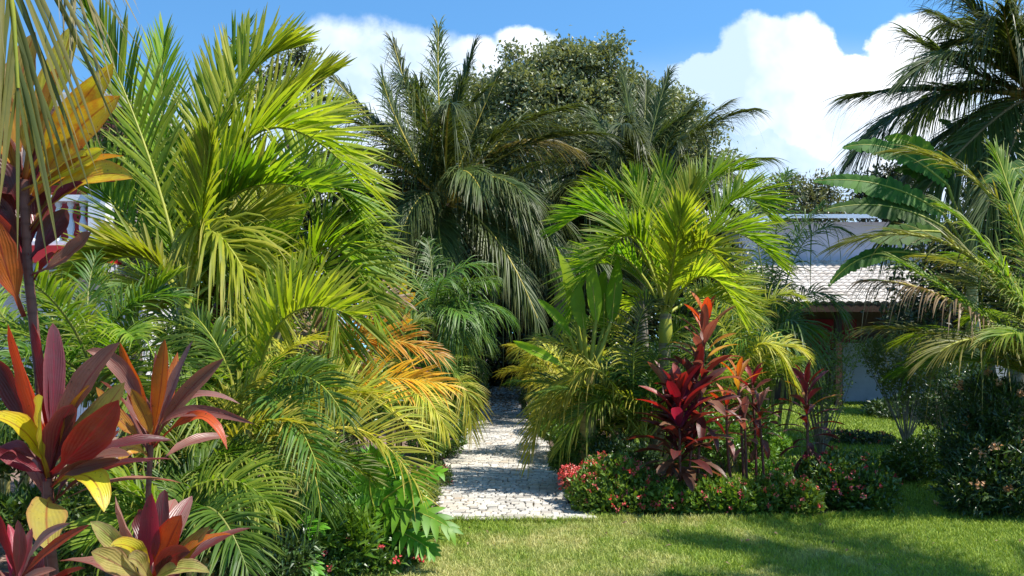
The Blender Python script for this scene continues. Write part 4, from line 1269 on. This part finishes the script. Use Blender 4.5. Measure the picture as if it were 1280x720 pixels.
def cordyline_clump(name, label, stems, d, group=None):
    """stems: (top px, top py, base px, base py, leaf count, leaf length m, palette, leafy share of the stem, depth offset)"""
    bx, by = stems[0][2:4]
    B = at(bx, by, d)
    t = thing(name, label, 'cordyline', (B[0], B[1], 0), group)
    for (tx, ty, sx_, sy_, n, L, pal, share, dd) in stems:
        top = at(tx, ty, d + dd)
        b0 = at(sx_, sy_, d + dd * .6)
        b0[2] = 0
        g = Geo()
        s = np.linspace(0, 1, 9)[:, None]
        mid = (top + b0) / 2 + rng.normal(0, .035, 3) * np.array([1, 1, 0])
        path = (1 - s) ** 2 * b0 + 2 * s * (1 - s) * mid + s * s * top
        g.tube(path, np.linspace(.016, .011, 9), 7)
        g.build('stem', CSTEM, t)
        for i in range(n):
            q = i / max(1, n - 1)
            k = 1 - share * q
            P0 = (1 - k) ** 2 * b0 + 2 * k * (1 - k) * mid + k * k * top
            az = i * 2.39996 + random.uniform(-.3, .3)
            e0 = R(np.interp(q, [0, .25, .7, 1], [82, 55, 25, -35]) + random.uniform(-10, 10))
            a, b_, c = random_frond(P0, az, e0, L * np.interp(q, [0, .15, .6, 1], [.7, 1, 1, .75]) * random.uniform(.85, 1.15), np.interp(q, [0, 1], [.7, 1.3]))
            h = norm((c - a) * np.array([1, 1, 0]) + 1e-6)
            e_ = math.sin(max(e0, 0))
            nr = np.array([-h[0] * e_, -h[1] * e_, max(.15, 1 - e_)]) * (1 if e0 > -.3 else 1)
            g = Geo()
            g.blade(a, b_, c, L * random.uniform(.17, .23), nr, pet=.18, nu=8, fold=.3, rip=.03, petw=.2)
            f = min(len(pal) - 1, int(q * len(pal) + random.uniform(-.6, .6))) if q > .1 else 0
            g.build('leaf', CL[pal[max(0, f)]], t)
    return t


cordyline_clump('cordyline', 'tall red cordyline clump with a scarlet top leaf behind the flower hedge', [
    (882, 405, 872, 612, 42, .46, ('redorange', 'brown', 'amber', 'brown', 'maroon', 'brown', 'maroon', 'maroon'), .55, 0),
    (850, 500, 852, 612, 44, .50, ('red', 'red', 'magenta', 'maroon', 'maroon', 'dead', 'dead'), .75, -.25),
    (836, 490, 842, 610, 30, .46, ('brown', 'maroon', 'maroon', 'dead', 'dead'), .8, .15),
    (872, 470, 862, 612, 34, .48, ('maroon', 'maroon', 'dead', 'dead'), .8, -.1)], 8.45)
cordyline_clump('cordyline', 'loose cluster of thin stemmed pink and maroon cordylines right of the tall red clump', [
    (922, 470, 930, 608, 18, .32, ('orange', 'amber', 'mauve', 'maroon'), .3, .1), (940, 478, 946, 610, 18, .32, ('red', 'mauve', 'maroon', 'maroon'), .35, .2),
    (908, 505, 918, 606, 18, .30, ('redorange', 'mauve', 'mauve', 'brown'), .4, -.15), (948, 505, 956, 608, 18, .30, ('mauve', 'maroon', 'maroon', 'brown'), .4, -.05),
    (930, 515, 934, 612, 14, .28, ('mauve', 'brown', 'brown'), .4, -.2)], 8.9)
cordyline_clump('cordyline', 'single stemmed dark maroon cordyline with a red top leaf standing alone by the lawn', [
    (1007, 478, 1010, 612, 36, .34, ('red', 'purple', 'amber', 'maroon', 'maroon', 'purple', 'maroon'), .6, 0)], 8.6)
cordyline_clump('cordyline', 'dark maroon cordyline half hidden behind the large lime palm trunk', [
    (276, 385, 276, 520, 30, .5, ('maroon', 'purple', 'maroon', 'maroon'), .6, 0)], 7.2)
cordyline_clump('cordyline', 'small yellow leaved cordyline among green palms left of the path', [
    (502, 372, 500, 500, 28, .42, ('yellow', 'gold', 'amber', 'olive', 'maroon'), .5, 0)], 10.4)


# ------------------------------------------------------------------ shrubs
def lump_points(lumps, n, shell=.55):
    """points and outward directions through a set of ellipsoids (centre, radii)"""
    vol = np.array([l[1][0] * l[1][1] * l[1][2] for l in lumps]) ** .67
    k = rng.choice(len(lumps), n, p=vol / vol.sum())
    c = np.array([l[0] for l in lumps])[k]
    r = np.array([l[1] for l in lumps])[k]
    u = norm(rng.normal(size=(n, 3)))
    q = (shell + (1 - shell) * rng.random(n) ** .6)[:, None]
    q = q * (1 + .16 * np.sin(u[:, :1] * 7 + k[:, None]) * np.sin(u[:, 2:] * 9 + 2 * k[:, None]))
    return c + u * r * q, u


def shrub(name, label, lumps, n, leaf=(.04, .022), mat=None, cat='shrub', group=None, blossoms=0, petal=None, bl=.02, stems=10, shell=.45, stemmat=None, bsize=9, upward=.5):
    lumps = [(np.array(c), np.array(r)) for c, r in lumps]
    cen = np.mean([c for c, r in lumps], 0)
    t = thing(name, label, cat, (cen[0], cen[1], 0), group)
    P, u = lump_points(lumps, n, shell)
    ok = P[:, 2] > .02
    P, u = P[ok], u[ok]
    n = len(P)
    g = Geo()
    dr = u * .7 + np.array([0, 0, upward]) + rng.normal(size=(n, 3)) * .55
    nr = np.array([0, 0, .9]) + u * .5 + rng.normal(size=(n, 3)) * .45
    sz = rng.uniform(.7, 1.3, n)
    g.leaves(P, dr, nr, leaf[0] * sz, leaf[1] * sz, 0)
    g.build('foliage', mat or SHRUB, t)
    g = Geo()
    g.tube([(cen[0], cen[1], -.02), (cen[0], cen[1], .05)], .03, 6)
    for i in range(stems):
        c, r = lumps[i % len(lumps)]
        tip = c + norm(rng.normal(size=3) + np.array([0, 0, .6])) * r * .75
        b0 = np.array([cen[0], cen[1], 0]) + rng.normal(0, .012, 3) * np.array([1, 1, 0])
        m_ = (b0 + tip) / 2 + rng.normal(0, .05, 3)
        s = np.linspace(0, 1, 6)[:, None]
        g.tube((1 - s) ** 2 * b0 + 2 * s * (1 - s) * m_ + s * s * tip, np.linspace(.009, .004, 6), 5)
    g.build('stems', stemmat or BARK, t)
    if blossoms:
        P, u = lump_points(lumps, blossoms * 3, 1.0)
        ok = (P[:, 2] > .06) & (u[:, 2] > -.25) & (u[:, 1] < .5)
        P, u = P[ok][:blossoms], u[ok][:blossoms]
        P = P + u * bl
        k = bsize
        PP = np.repeat(P, k, 0) + rng.normal(0, bl * .55, (len(P) * k, 3))
        uu = np.repeat(u, k, 0) + rng.normal(size=(len(P) * k, 3)) * .7 + np.array([0, -.1, .4])
        g = Geo()
        g.leaves(PP, rng.normal(size=PP.shape) + uu * .4, uu, bl * 1.1, bl * .9, 0, np.repeat(rng.random(len(P)), k))
        g.build('blossoms', petal or PETAL, t)
    return t


def pl(px, py, rpx, d, ry=None, flat=1.0):
    """one lump seen at a pixel with a pixel radius"""
    r = rpx / F * d
    return (at(px, py, d), (r, ry or r, r * flat))


HG = 'red flowering hedge along the lawn'
shrub('flowering_shrub', 'rounded red flowering shrub at the corner of path and lawn', [pl(765, 610, 46, 8.45, .4, .85), pl(738, 618, 28, 8.3, .25, 1), pl(798, 618, 36, 8.4, .3, .85), pl(775, 632, 44, 8.2, .22, .55), pl(750, 594, 22, 8.6, .3), pl(780, 592, 20, 8.65, .3)],
      6500, (.048, .029), SHRUBH, blossoms=130, bl=.020, group=HG, shell=.72, upward=.9)
shrub('flowering_shrub', 'small scarlet flowered tuft at the foot of the hedge by the path', [pl(718, 606, 14, 8.6, .12, 1.1), pl(712, 595, 9, 8.7, .1)], 700, (.035, .02), SHRUB, blossoms=90, bl=.022, group=HG, shell=.7)
shrub('flowering_shrub', 'low leafy middle stretch of the red flowering hedge, in front of the tall red cordyline', [pl(832, 624, 26, 8.25, .24, .9), pl(862, 626, 25, 8.2, .22, .85), pl(892, 622, 28, 8.25, .25, .9), pl(922, 627, 26, 8.2, .22, .85)],
      4200, (.058, .034), SHRUBH, blossoms=40, bl=.019, group=HG, shell=.7, upward=.9)
shrub('flowering_shrub', 'leafy stretch of the flowering hedge below the thin stemmed cordylines', [pl(948, 622, 26, 8.25, .24, .85), pl(976, 620, 29, 8.3, .26, .9), pl(1000, 626, 26, 8.2, .24, .85)],
      3600, (.052, .031), SHRUBH, blossoms=46, bl=.019, group=HG, shell=.7, upward=.9)
shrub('flowering_shrub', 'shaded end mound of the red flowering hedge nearest the open lawn', [pl(1030, 606, 38, 8.5, .32, .9), pl(1062, 608, 40, 8.4, .32, .85), pl(1092, 614, 30, 8.35, .27, .9), pl(1048, 588, 24, 8.6, .27), pl(1075, 590, 22, 8.55, .26)],
      6000, (.05, .03), SHRUB, blossoms=70, bl=.02, group=HG, shell=.7, upward=.8)
shrub('flowering_shrub', 'small green bush with pink buds inside the bed behind the hedge', [pl(985, 592, 22, 9.2, .25, .7), pl(955, 588, 18, 9.3, .2, .7)], 1800, (.04, .02), SHRUBL, blossoms=14, bl=.015)

# green cover between the right palms and the path
shrub('ground_cover_shrub', 'bright fine leaved shrub at the right path edge under the areca palm', [pl(688, 536, 17, 11.6, .3, .8), pl(705, 545, 16, 11.2, .3, .8)], 4000, (.045, .018), SHRUBL)
shrub('ground_cover_shrub', 'dark rounded shrub overhanging the right path edge behind the scarlet tuft', [pl(712, 570, 24, 9.8, .3, .9), pl(735, 562, 30, 9.6, .35, .9), pl(700, 575, 14, 9.7, .2)], 5500, (.05, .022), SHRUB)
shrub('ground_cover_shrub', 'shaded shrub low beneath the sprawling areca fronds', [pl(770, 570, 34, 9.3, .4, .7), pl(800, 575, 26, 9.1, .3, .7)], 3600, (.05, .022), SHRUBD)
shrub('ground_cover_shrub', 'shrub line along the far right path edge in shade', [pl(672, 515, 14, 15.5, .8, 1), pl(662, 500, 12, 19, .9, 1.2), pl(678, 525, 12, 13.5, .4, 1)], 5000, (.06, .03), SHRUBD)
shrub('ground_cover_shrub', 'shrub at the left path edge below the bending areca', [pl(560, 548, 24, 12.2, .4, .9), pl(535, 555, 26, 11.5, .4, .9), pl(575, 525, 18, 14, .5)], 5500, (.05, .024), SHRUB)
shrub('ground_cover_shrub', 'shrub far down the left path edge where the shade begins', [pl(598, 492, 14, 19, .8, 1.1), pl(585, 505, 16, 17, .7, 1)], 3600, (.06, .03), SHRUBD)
shrub('flowering_shrub', 'yellow green fine leaved shrub on the left path edge', [pl(545, 600, 20, 9.8, .3, 1.0), pl(530, 615, 20, 9.0, .3, 1.0)], 3600, (.05, .014), TREE_L, blossoms=8, bl=.02)

# lower left undergrowth
shrub('flowering_shrub', 'leafy bush with red blossoms at the bottom edge beside the lawn', [pl(420, 700, 40, 6.0, .3, .6), pl(470, 695, 38, 6.2, .3, .6), pl(510, 690, 22, 6.4, .2, .7), pl(380, 715, 34, 5.7, .3, .6)], 5600, (.055, .024), SHRUB, blossoms=34, bl=.022)
shrub('leafy_shrub', 'lush fresh green shrub between the yellow areca and the lobed leaf plant', [pl(430, 615, 38, 6.6, .3, .9), pl(400, 595, 30, 6.7, .3), pl(470, 598, 30, 6.9, .3), pl(505, 632, 26, 7.0, .3), pl(450, 650, 34, 6.4, .3, .8), pl(395, 640, 30, 6.2, .25)], 5200, (.10, .024), SHRUBL, shell=.65)
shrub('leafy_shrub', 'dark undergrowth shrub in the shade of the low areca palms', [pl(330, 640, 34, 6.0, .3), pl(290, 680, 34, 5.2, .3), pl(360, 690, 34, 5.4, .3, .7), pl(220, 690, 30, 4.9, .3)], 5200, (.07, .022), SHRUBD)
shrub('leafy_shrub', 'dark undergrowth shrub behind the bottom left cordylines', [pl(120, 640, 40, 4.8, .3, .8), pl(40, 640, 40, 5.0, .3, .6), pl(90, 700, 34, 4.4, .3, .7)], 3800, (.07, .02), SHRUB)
shrub('leafy_shrub', 'low green shrub at the left edge behind the broad leaved cordyline', [pl(-20, 560, 60, 6.2, .4, .7), pl(-80, 540, 60, 6.4, .4, .8), pl(40, 550, 50, 6.6, .4, .7), pl(-140, 560, 60, 6.0, .4, .8)], 5200, (.08, .028), SHRUB)
shrub('leafy_shrub', 'green shrub filling the bed behind the orange areca', [pl(400, 480, 45, 9.6, .5), pl(350, 470, 45, 9.8, .5), pl(460, 500, 40, 9.6, .5), pl(300, 480, 40, 9.4, .5)], 6500, (.08, .028), SHRUB)


shrub('leafy_shrub', 'bright green low herb patch at the bottom edge between the areca and the lawn', [pl(395, 668, 30, 5.9, .25, .8), pl(440, 672, 34, 6.1, .25, .8), pl(485, 660, 30, 6.4, .25, .8), pl(520, 660, 22, 6.8, .2, .8), pl(355, 660, 26, 5.7, .22, .8)],
      3600, (.11, .03), SHRUBL, shell=.7, upward=1.0)


def lobed(name, label, base, leaves, d):
    B = at(*base, d)
    t = thing(name, label, 'philodendron', (B[0], B[1], 0))
    for (b, m_, tp, wd) in leaves:
        P0, M, P2 = at(b[0], b[1], d), at(m_[0], m_[1], d - .05), at(tp[0], tp[1], d - .12)
        L = np.linalg.norm(P2 - P0)
        g = Geo()
        root = np.array([B[0], B[1], .02])
        s = np.linspace(0, 1, 7)[:, None]
        mid = (root + P0) / 2 + np.array([0, 0, .12])
        rb = Geo()
        rb.tube((1 - s) ** 2 * root + 2 * s * (1 - s) * mid + s * s * P0, .007, 6, 0)
        g.frond(P0, M, P2, rib=rb, nl=9, Lmax=wd, w=L / 9 * 1.15, a0=95, a1=28, lift=8, droop=.22, s0=.0, rw=.006, seg=6, jit=.35, tipL=.5, baseL=.8, fold=.12, facedir=(0.2, -.75, .65), face=.85)
        g.blade(P0 - (P2 - P0) * .06, M, P2, wd * .42, (0.2, -.75, .65), pet=.0, nu=8, petw=.5, fold=.1, rip=0)
        f = g.build('leaf', [PHILO], t)
        rb.build('stalk', [RACH_L], f)
    return t


lobed('philodendron', 'philodendron with large deeply lobed glossy leaves beside the lawn', (455, 700), [
    ((476, 636), (520, 640), (562, 660), .20), ((470, 640), (462, 600), (474, 560), .17), ((478, 655), (515, 672), (540, 690), .15), ((455, 640), (420, 630), (390, 650), .17), ((480, 625), (515, 600), (548, 590), .16), ((455, 665), (440, 690), (420, 712), .16),
    ((460, 650), (470, 690), (490, 712), .15)], 6.2)
lobed('philodendron', 'dark shaded philodendron low behind the bottom left cordyline', (340, 715), [
    ((345, 680), (370, 660), (400, 660), .15), ((335, 680), (310, 665), (285, 672), .14), ((340, 676), (345, 650), (360, 630), .13), ((350, 690), (375, 695), (395, 712), .13)], 5.6)

# right-hand shrubs
shrub('ixora_shrub', 'large dark ixora shrub with peach flower heads at the right edge', [pl(1245, 590, 58, 8.3, .5, .9), pl(1225, 560, 44, 8.6, .45, 1.0), pl(1270, 540, 60, 8.5, .5, 1.0), pl(1212, 614, 34, 8.2, .35, .9), pl(1290, 600, 60, 8.2, .5, 1), pl(1235, 510, 40, 8.8, .45, 1)],
      13000, (.08, .022), SHRUBD, shell=.6, blossoms=20, petal=PETALP, bl=.036, bsize=16, stems=24)
shrub('leafy_shrub', 'rounded small leaved shrub on the lawn in front of the ixora', [pl(1140, 575, 28, 10.2, .4, .8), pl(1172, 568, 32, 10.4, .45, .9), pl(1122, 582, 18, 10.0, .3, .8)], 6500, (.05, .026), SHRUB)
shrub('leafy_shrub', 'low dark shrub row at the back of the lawn before the wall', [pl(1105, 512, 18, 19, .8, .6), pl(1140, 508, 22, 19, .8, .7), pl(1180, 505, 24, 18, .8, .8), pl(1225, 500, 30, 17, .8, 1)], 5000, (.09, .05), SHRUBD)
shrub('flowering_shrub', 'low flower patch standing alone on the middle of the lawn', [pl(1050, 548, 16, 14.2, .4, .6), pl(1075, 549, 16, 14.2, .4, .6), pl(1100, 550, 14, 14.0, .4, .6)], 2200, (.05, .03), SHRUBD, blossoms=20, bl=.022)
shrub('leafy_shrub', 'thin pale twigged shrub with sparse leaves in front of the garden wall', [pl(1025, 470, 38, 12.5, .45, 1.0), pl(1050, 440, 30, 12.8, .4), pl(1000, 450, 30, 12.6, .4), pl(1030, 500, 26, 12.4, .35)], 3000, (.045, .024), TREE_L, stems=34, stemmat=TWIG, shell=.3)
shrub('leafy_shrub', 'bushy green shrub between the garden wall and the right-edge palm', [pl(1118, 450, 34, 14, .5), pl(1150, 462, 34, 13.6, .5), pl(1125, 480, 24, 13.8, .4), pl(1175, 450, 36, 14, .6), pl(1095, 440, 20, 14.2, .4)], 5600, (.06, .03), TREE_L, stems=26, stemmat=TWIG, shell=.35)
shrub('leafy_shrub', 'dark bush with bare pale branches beside the ixora', [pl(1180, 500, 26, 11.5, .4), pl(1205, 480, 34, 11.5, .5), pl(1165, 520, 18, 11.8, .3)], 2600, (.05, .026), SHRUBD, stems=30, stemmat=TWIG, shell=.3)
shrub('leafy_shrub', 'small bright shrub on the lawn behind the single cordyline', [pl(968, 555, 18, 11.4, .3, .7), pl(950, 562, 18, 11, .3, .8)], 2600, (.05, .026), SHRUBL)
shrub('leafy_shrub', 'shrub behind the tall red cordyline at the back of the bed', [pl(900, 545, 30, 10.6, .5), pl(940, 530, 28, 11.2, .5), pl(870, 540, 30, 10.4, .5)], 4600, (.06, .03), SHRUB)
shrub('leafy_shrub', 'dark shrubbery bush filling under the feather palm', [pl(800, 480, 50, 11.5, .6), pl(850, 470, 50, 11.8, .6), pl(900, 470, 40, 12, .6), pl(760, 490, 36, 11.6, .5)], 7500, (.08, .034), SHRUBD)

# (flower on the lawn) on the lawn
g = Geo()
c0 = gp(1170, 634, .03)
PP = c0 + rng.normal(0, .012, (26, 3))
g.leaves(PP, rng.normal(size=PP.shape), rng.normal(size=PP.shape) * .4 + np.array([0, -.4, 1]), .03, .024, 0)
tag(g.build('fallen_flower', PETALP, origin=c0), 'single fallen peach flower lying on the shaded lawn', 'flower')


# ------------------------------------------------------------------ trees
def tree(name, label, base, d, lumps, n, leaf, mat, clusters=60, per=.28, trunk_r=.16, bark=None, cat='tree', group=None, dry=None, shell=.5):
    """base px of the trunk; lumps (px, py, rpx, depth offset)"""
    B = at(base, HY, d)
    B[2] = 0
    t = thing(name, label, cat, B, group)
    L = [(at(px, py, d + dd), np.array([r, r * 1.0, r]) / F * d) for px, py, r, dd in lumps]
    cen = np.mean([c for c, r in L], 0)
    zf = min(c[2] - r[2] for c, r in L)
    fork = np.array([B[0] + (cen[0] - B[0]) * .4, B[1] + (cen[1] - B[1]) * .4, max(.8, zf * .8 + .2 * cen[2])])
    g = Geo()
    s = np.linspace(0, 1, 8)[:, None]
    g.tube(B + (fork - B) * s + np.sin(s * 5) * np.array([[.06, .04, 0]]), trunk_r * np.linspace(1.25, .75, 8), 9)
    tk = g.build('trunk', bark or BARK, t)
    CP, cu = lump_points(L, clusters, shell)
    g = Geo()
    for c, r in L:
        m_ = (fork + c) / 2 + rng.normal(0, .12, 3) * r
        s = np.linspace(0, 1, 7)[:, None]
        g.tube((1 - s) ** 2 * fork + 2 * s * (1 - s) * m_ + s * s * c, np.linspace(trunk_r * .6, trunk_r * .2, 7), 6)
    for p_ in CP[:160]:
        c = min(L, key=lambda l: np.linalg.norm(l[0] - p_))[0]
        c = c + (fork - c) * .15
        m_ = (c + p_) / 2 + rng.normal(0, .06, 3)
        s = np.linspace(0, 1, 5)[:, None]
        g.tube((1 - s) ** 2 * c + 2 * s * (1 - s) * m_ + s * s * p_, np.linspace(trunk_r * .14, .008, 5), 4)
    g.build('branches', bark or BARK, tk)
    k = rng.integers(0, len(CP), n)
    r_ = np.mean([r[0] for c, r in L])
    P = CP[k] + rng.normal(size=(n, 3)) * (r_ * per) * np.array([1, 1, .7])
    u = cu[k]
    dr = u * .5 + rng.normal(size=(n, 3)) * .7 + np.array([0, 0, .15])
    nr = np.array([0, 0, .8]) + u * .4 + rng.normal(size=(n, 3)) * .6
    sz = rng.uniform(.65, 1.3, n)
    g = Geo()
    g.leaves(P, dr, nr, leaf[0] * sz, leaf[1] * sz, 0, np.clip(rng.random(len(CP))[k] * .6 + rng.random(n) * .5, 0, 1))
    g.build('crown', mat, t)
    return t


TG = 'shade trees behind the palms'
tree('broadleaf_tree', 'large olive green broadleaf tree with a wide round crown in the centre', 740, 28, [(625, 153, 55, 0), (685, 108, 55, .5), (740, 113, 55, .3), (800, 143, 55, 0), (845, 188, 52, 0), (705, 173, 75, -.6), (655, 133, 50, 0), (775, 153, 60, 0), (820, 168, 52, 0), (880, 203, 26, .2), (705, 93, 42, .5), (605, 218, 55, -.5), (785, 228, 70, -1), (675, 273, 75, -.8), (865, 218, 34, .3), (595, 123, 28, .3), (745, 323, 70, -.5)],
     105000, (.16, .085), TREE_O, clusters=760, per=.18, trunk_r=.35, group=TG)
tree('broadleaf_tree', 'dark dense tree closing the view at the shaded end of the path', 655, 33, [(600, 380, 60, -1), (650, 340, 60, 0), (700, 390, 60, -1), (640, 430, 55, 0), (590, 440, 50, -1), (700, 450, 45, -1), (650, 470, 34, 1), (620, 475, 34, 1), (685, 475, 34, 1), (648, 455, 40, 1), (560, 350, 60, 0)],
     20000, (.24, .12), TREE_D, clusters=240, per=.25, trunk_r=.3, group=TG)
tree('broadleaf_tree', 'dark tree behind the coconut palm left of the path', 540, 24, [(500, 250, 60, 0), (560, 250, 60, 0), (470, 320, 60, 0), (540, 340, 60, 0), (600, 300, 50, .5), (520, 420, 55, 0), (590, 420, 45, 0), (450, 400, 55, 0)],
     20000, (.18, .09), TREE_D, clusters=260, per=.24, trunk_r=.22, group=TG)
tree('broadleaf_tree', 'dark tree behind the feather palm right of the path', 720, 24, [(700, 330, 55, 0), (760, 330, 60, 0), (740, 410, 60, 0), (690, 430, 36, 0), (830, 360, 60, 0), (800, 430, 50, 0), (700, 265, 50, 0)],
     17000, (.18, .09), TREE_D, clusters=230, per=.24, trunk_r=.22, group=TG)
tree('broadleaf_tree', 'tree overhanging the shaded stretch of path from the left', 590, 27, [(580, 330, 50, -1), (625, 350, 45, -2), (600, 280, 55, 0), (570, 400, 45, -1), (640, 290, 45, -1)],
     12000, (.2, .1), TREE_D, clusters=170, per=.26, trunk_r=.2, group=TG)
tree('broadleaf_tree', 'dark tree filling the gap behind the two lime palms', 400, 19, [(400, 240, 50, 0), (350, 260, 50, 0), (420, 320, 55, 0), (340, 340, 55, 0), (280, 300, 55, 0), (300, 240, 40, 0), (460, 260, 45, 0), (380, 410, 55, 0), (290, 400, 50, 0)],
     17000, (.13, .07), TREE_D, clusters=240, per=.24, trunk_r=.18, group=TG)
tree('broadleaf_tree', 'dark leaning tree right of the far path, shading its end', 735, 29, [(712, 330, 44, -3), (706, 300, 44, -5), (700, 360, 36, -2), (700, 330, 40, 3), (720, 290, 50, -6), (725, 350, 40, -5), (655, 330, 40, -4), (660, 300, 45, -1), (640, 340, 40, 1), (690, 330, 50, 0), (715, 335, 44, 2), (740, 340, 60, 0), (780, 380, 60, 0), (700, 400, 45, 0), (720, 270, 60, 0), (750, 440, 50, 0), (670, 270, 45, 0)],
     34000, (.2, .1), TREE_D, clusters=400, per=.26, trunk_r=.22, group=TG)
tree('slender_tree', 'slender sparse tree with thin upright twigs against the left cloud', 372, 17, [(372, 65, 14, 0), (360, 45, 9, 0), (385, 70, 12, 0), (365, 100, 20, 0), (390, 110, 16, 0), (345, 85, 15, 0), (350, 130, 26, 0), (300, 60, 18, .4), (285, 45, 9, .4), (320, 110, 30, .3)],
     2600, (.10, .05), TREE_O, clusters=110, per=.3, trunk_r=.06, shell=.3)
tree('light_tree', 'pale green leafy tree behind the large lime palm near the left edge', 165, 15, [(150, 160, 34, 0), (190, 175, 36, 0), (130, 200, 34, 0), (175, 220, 40, 0), (215, 210, 36, 0), (150, 260, 36, 0), (210, 270, 40, 0), (190, 320, 36, 0)],
     9000, (.10, .05), TREE_L, clusters=160, per=.25, trunk_r=.09)
FG = 'distant trees on the skyline beyond the house'
tree('distant_tree', 'dry greyish twiggy tree on the skyline above the pale house roof', 985, 45, [(965, 240, 18, 0), (990, 232, 18, 0), (1015, 240, 18, 0), (1035, 238, 16, 0), (950, 250, 16, 0), (1000, 262, 30, 0), (1040, 262, 24, 0)], 5200, (.26, .1), TREE_O, clusters=160, per=.3, trunk_r=.2, group=FG, bark=TWIG)
tree('distant_tree', 'green rounded tree on the skyline just left of the banana leaves', 1110, 48, [(1120, 218, 18, 0), (1105, 235, 20, 0), (1080, 228, 14, 0), (1145, 225, 20, 0), (1130, 250, 30, 0), (1090, 260, 24, 0)], 5000, (.26, .13), TREE_D, clusters=140, per=.3, trunk_r=.2, group=FG)
tree('broadleaf_tree', 'dark tree behind the right-edge coconut palms and the bananas', 1230, 20, [(1240, 330, 60, 0), (1180, 330, 50, 0), (1290, 260, 70, 0), (1220, 400, 60, 0), (1290, 400, 60, 0), (1160, 400, 40, 0), (1250, 270, 45, 0), (1340, 330, 80, 0)],
     17000, (.15, .08), TREE_D, clusters=240, per=.24, trunk_r=.2, group=TG)
tree('broadleaf_tree', 'dark tree low between the feather palm and the pale house', 905, 21, [(890, 330, 45, 0), (930, 370, 45, 0), (880, 400, 50, 0), (930, 430, 40, 0), (850, 300, 40, 0)],
     11000, (.15, .08), TREE_D, clusters=170, per=.25, trunk_r=.18, group=TG)

for o in bpy.data.objects:
    if 'wpos' in o:
        del o['wpos']
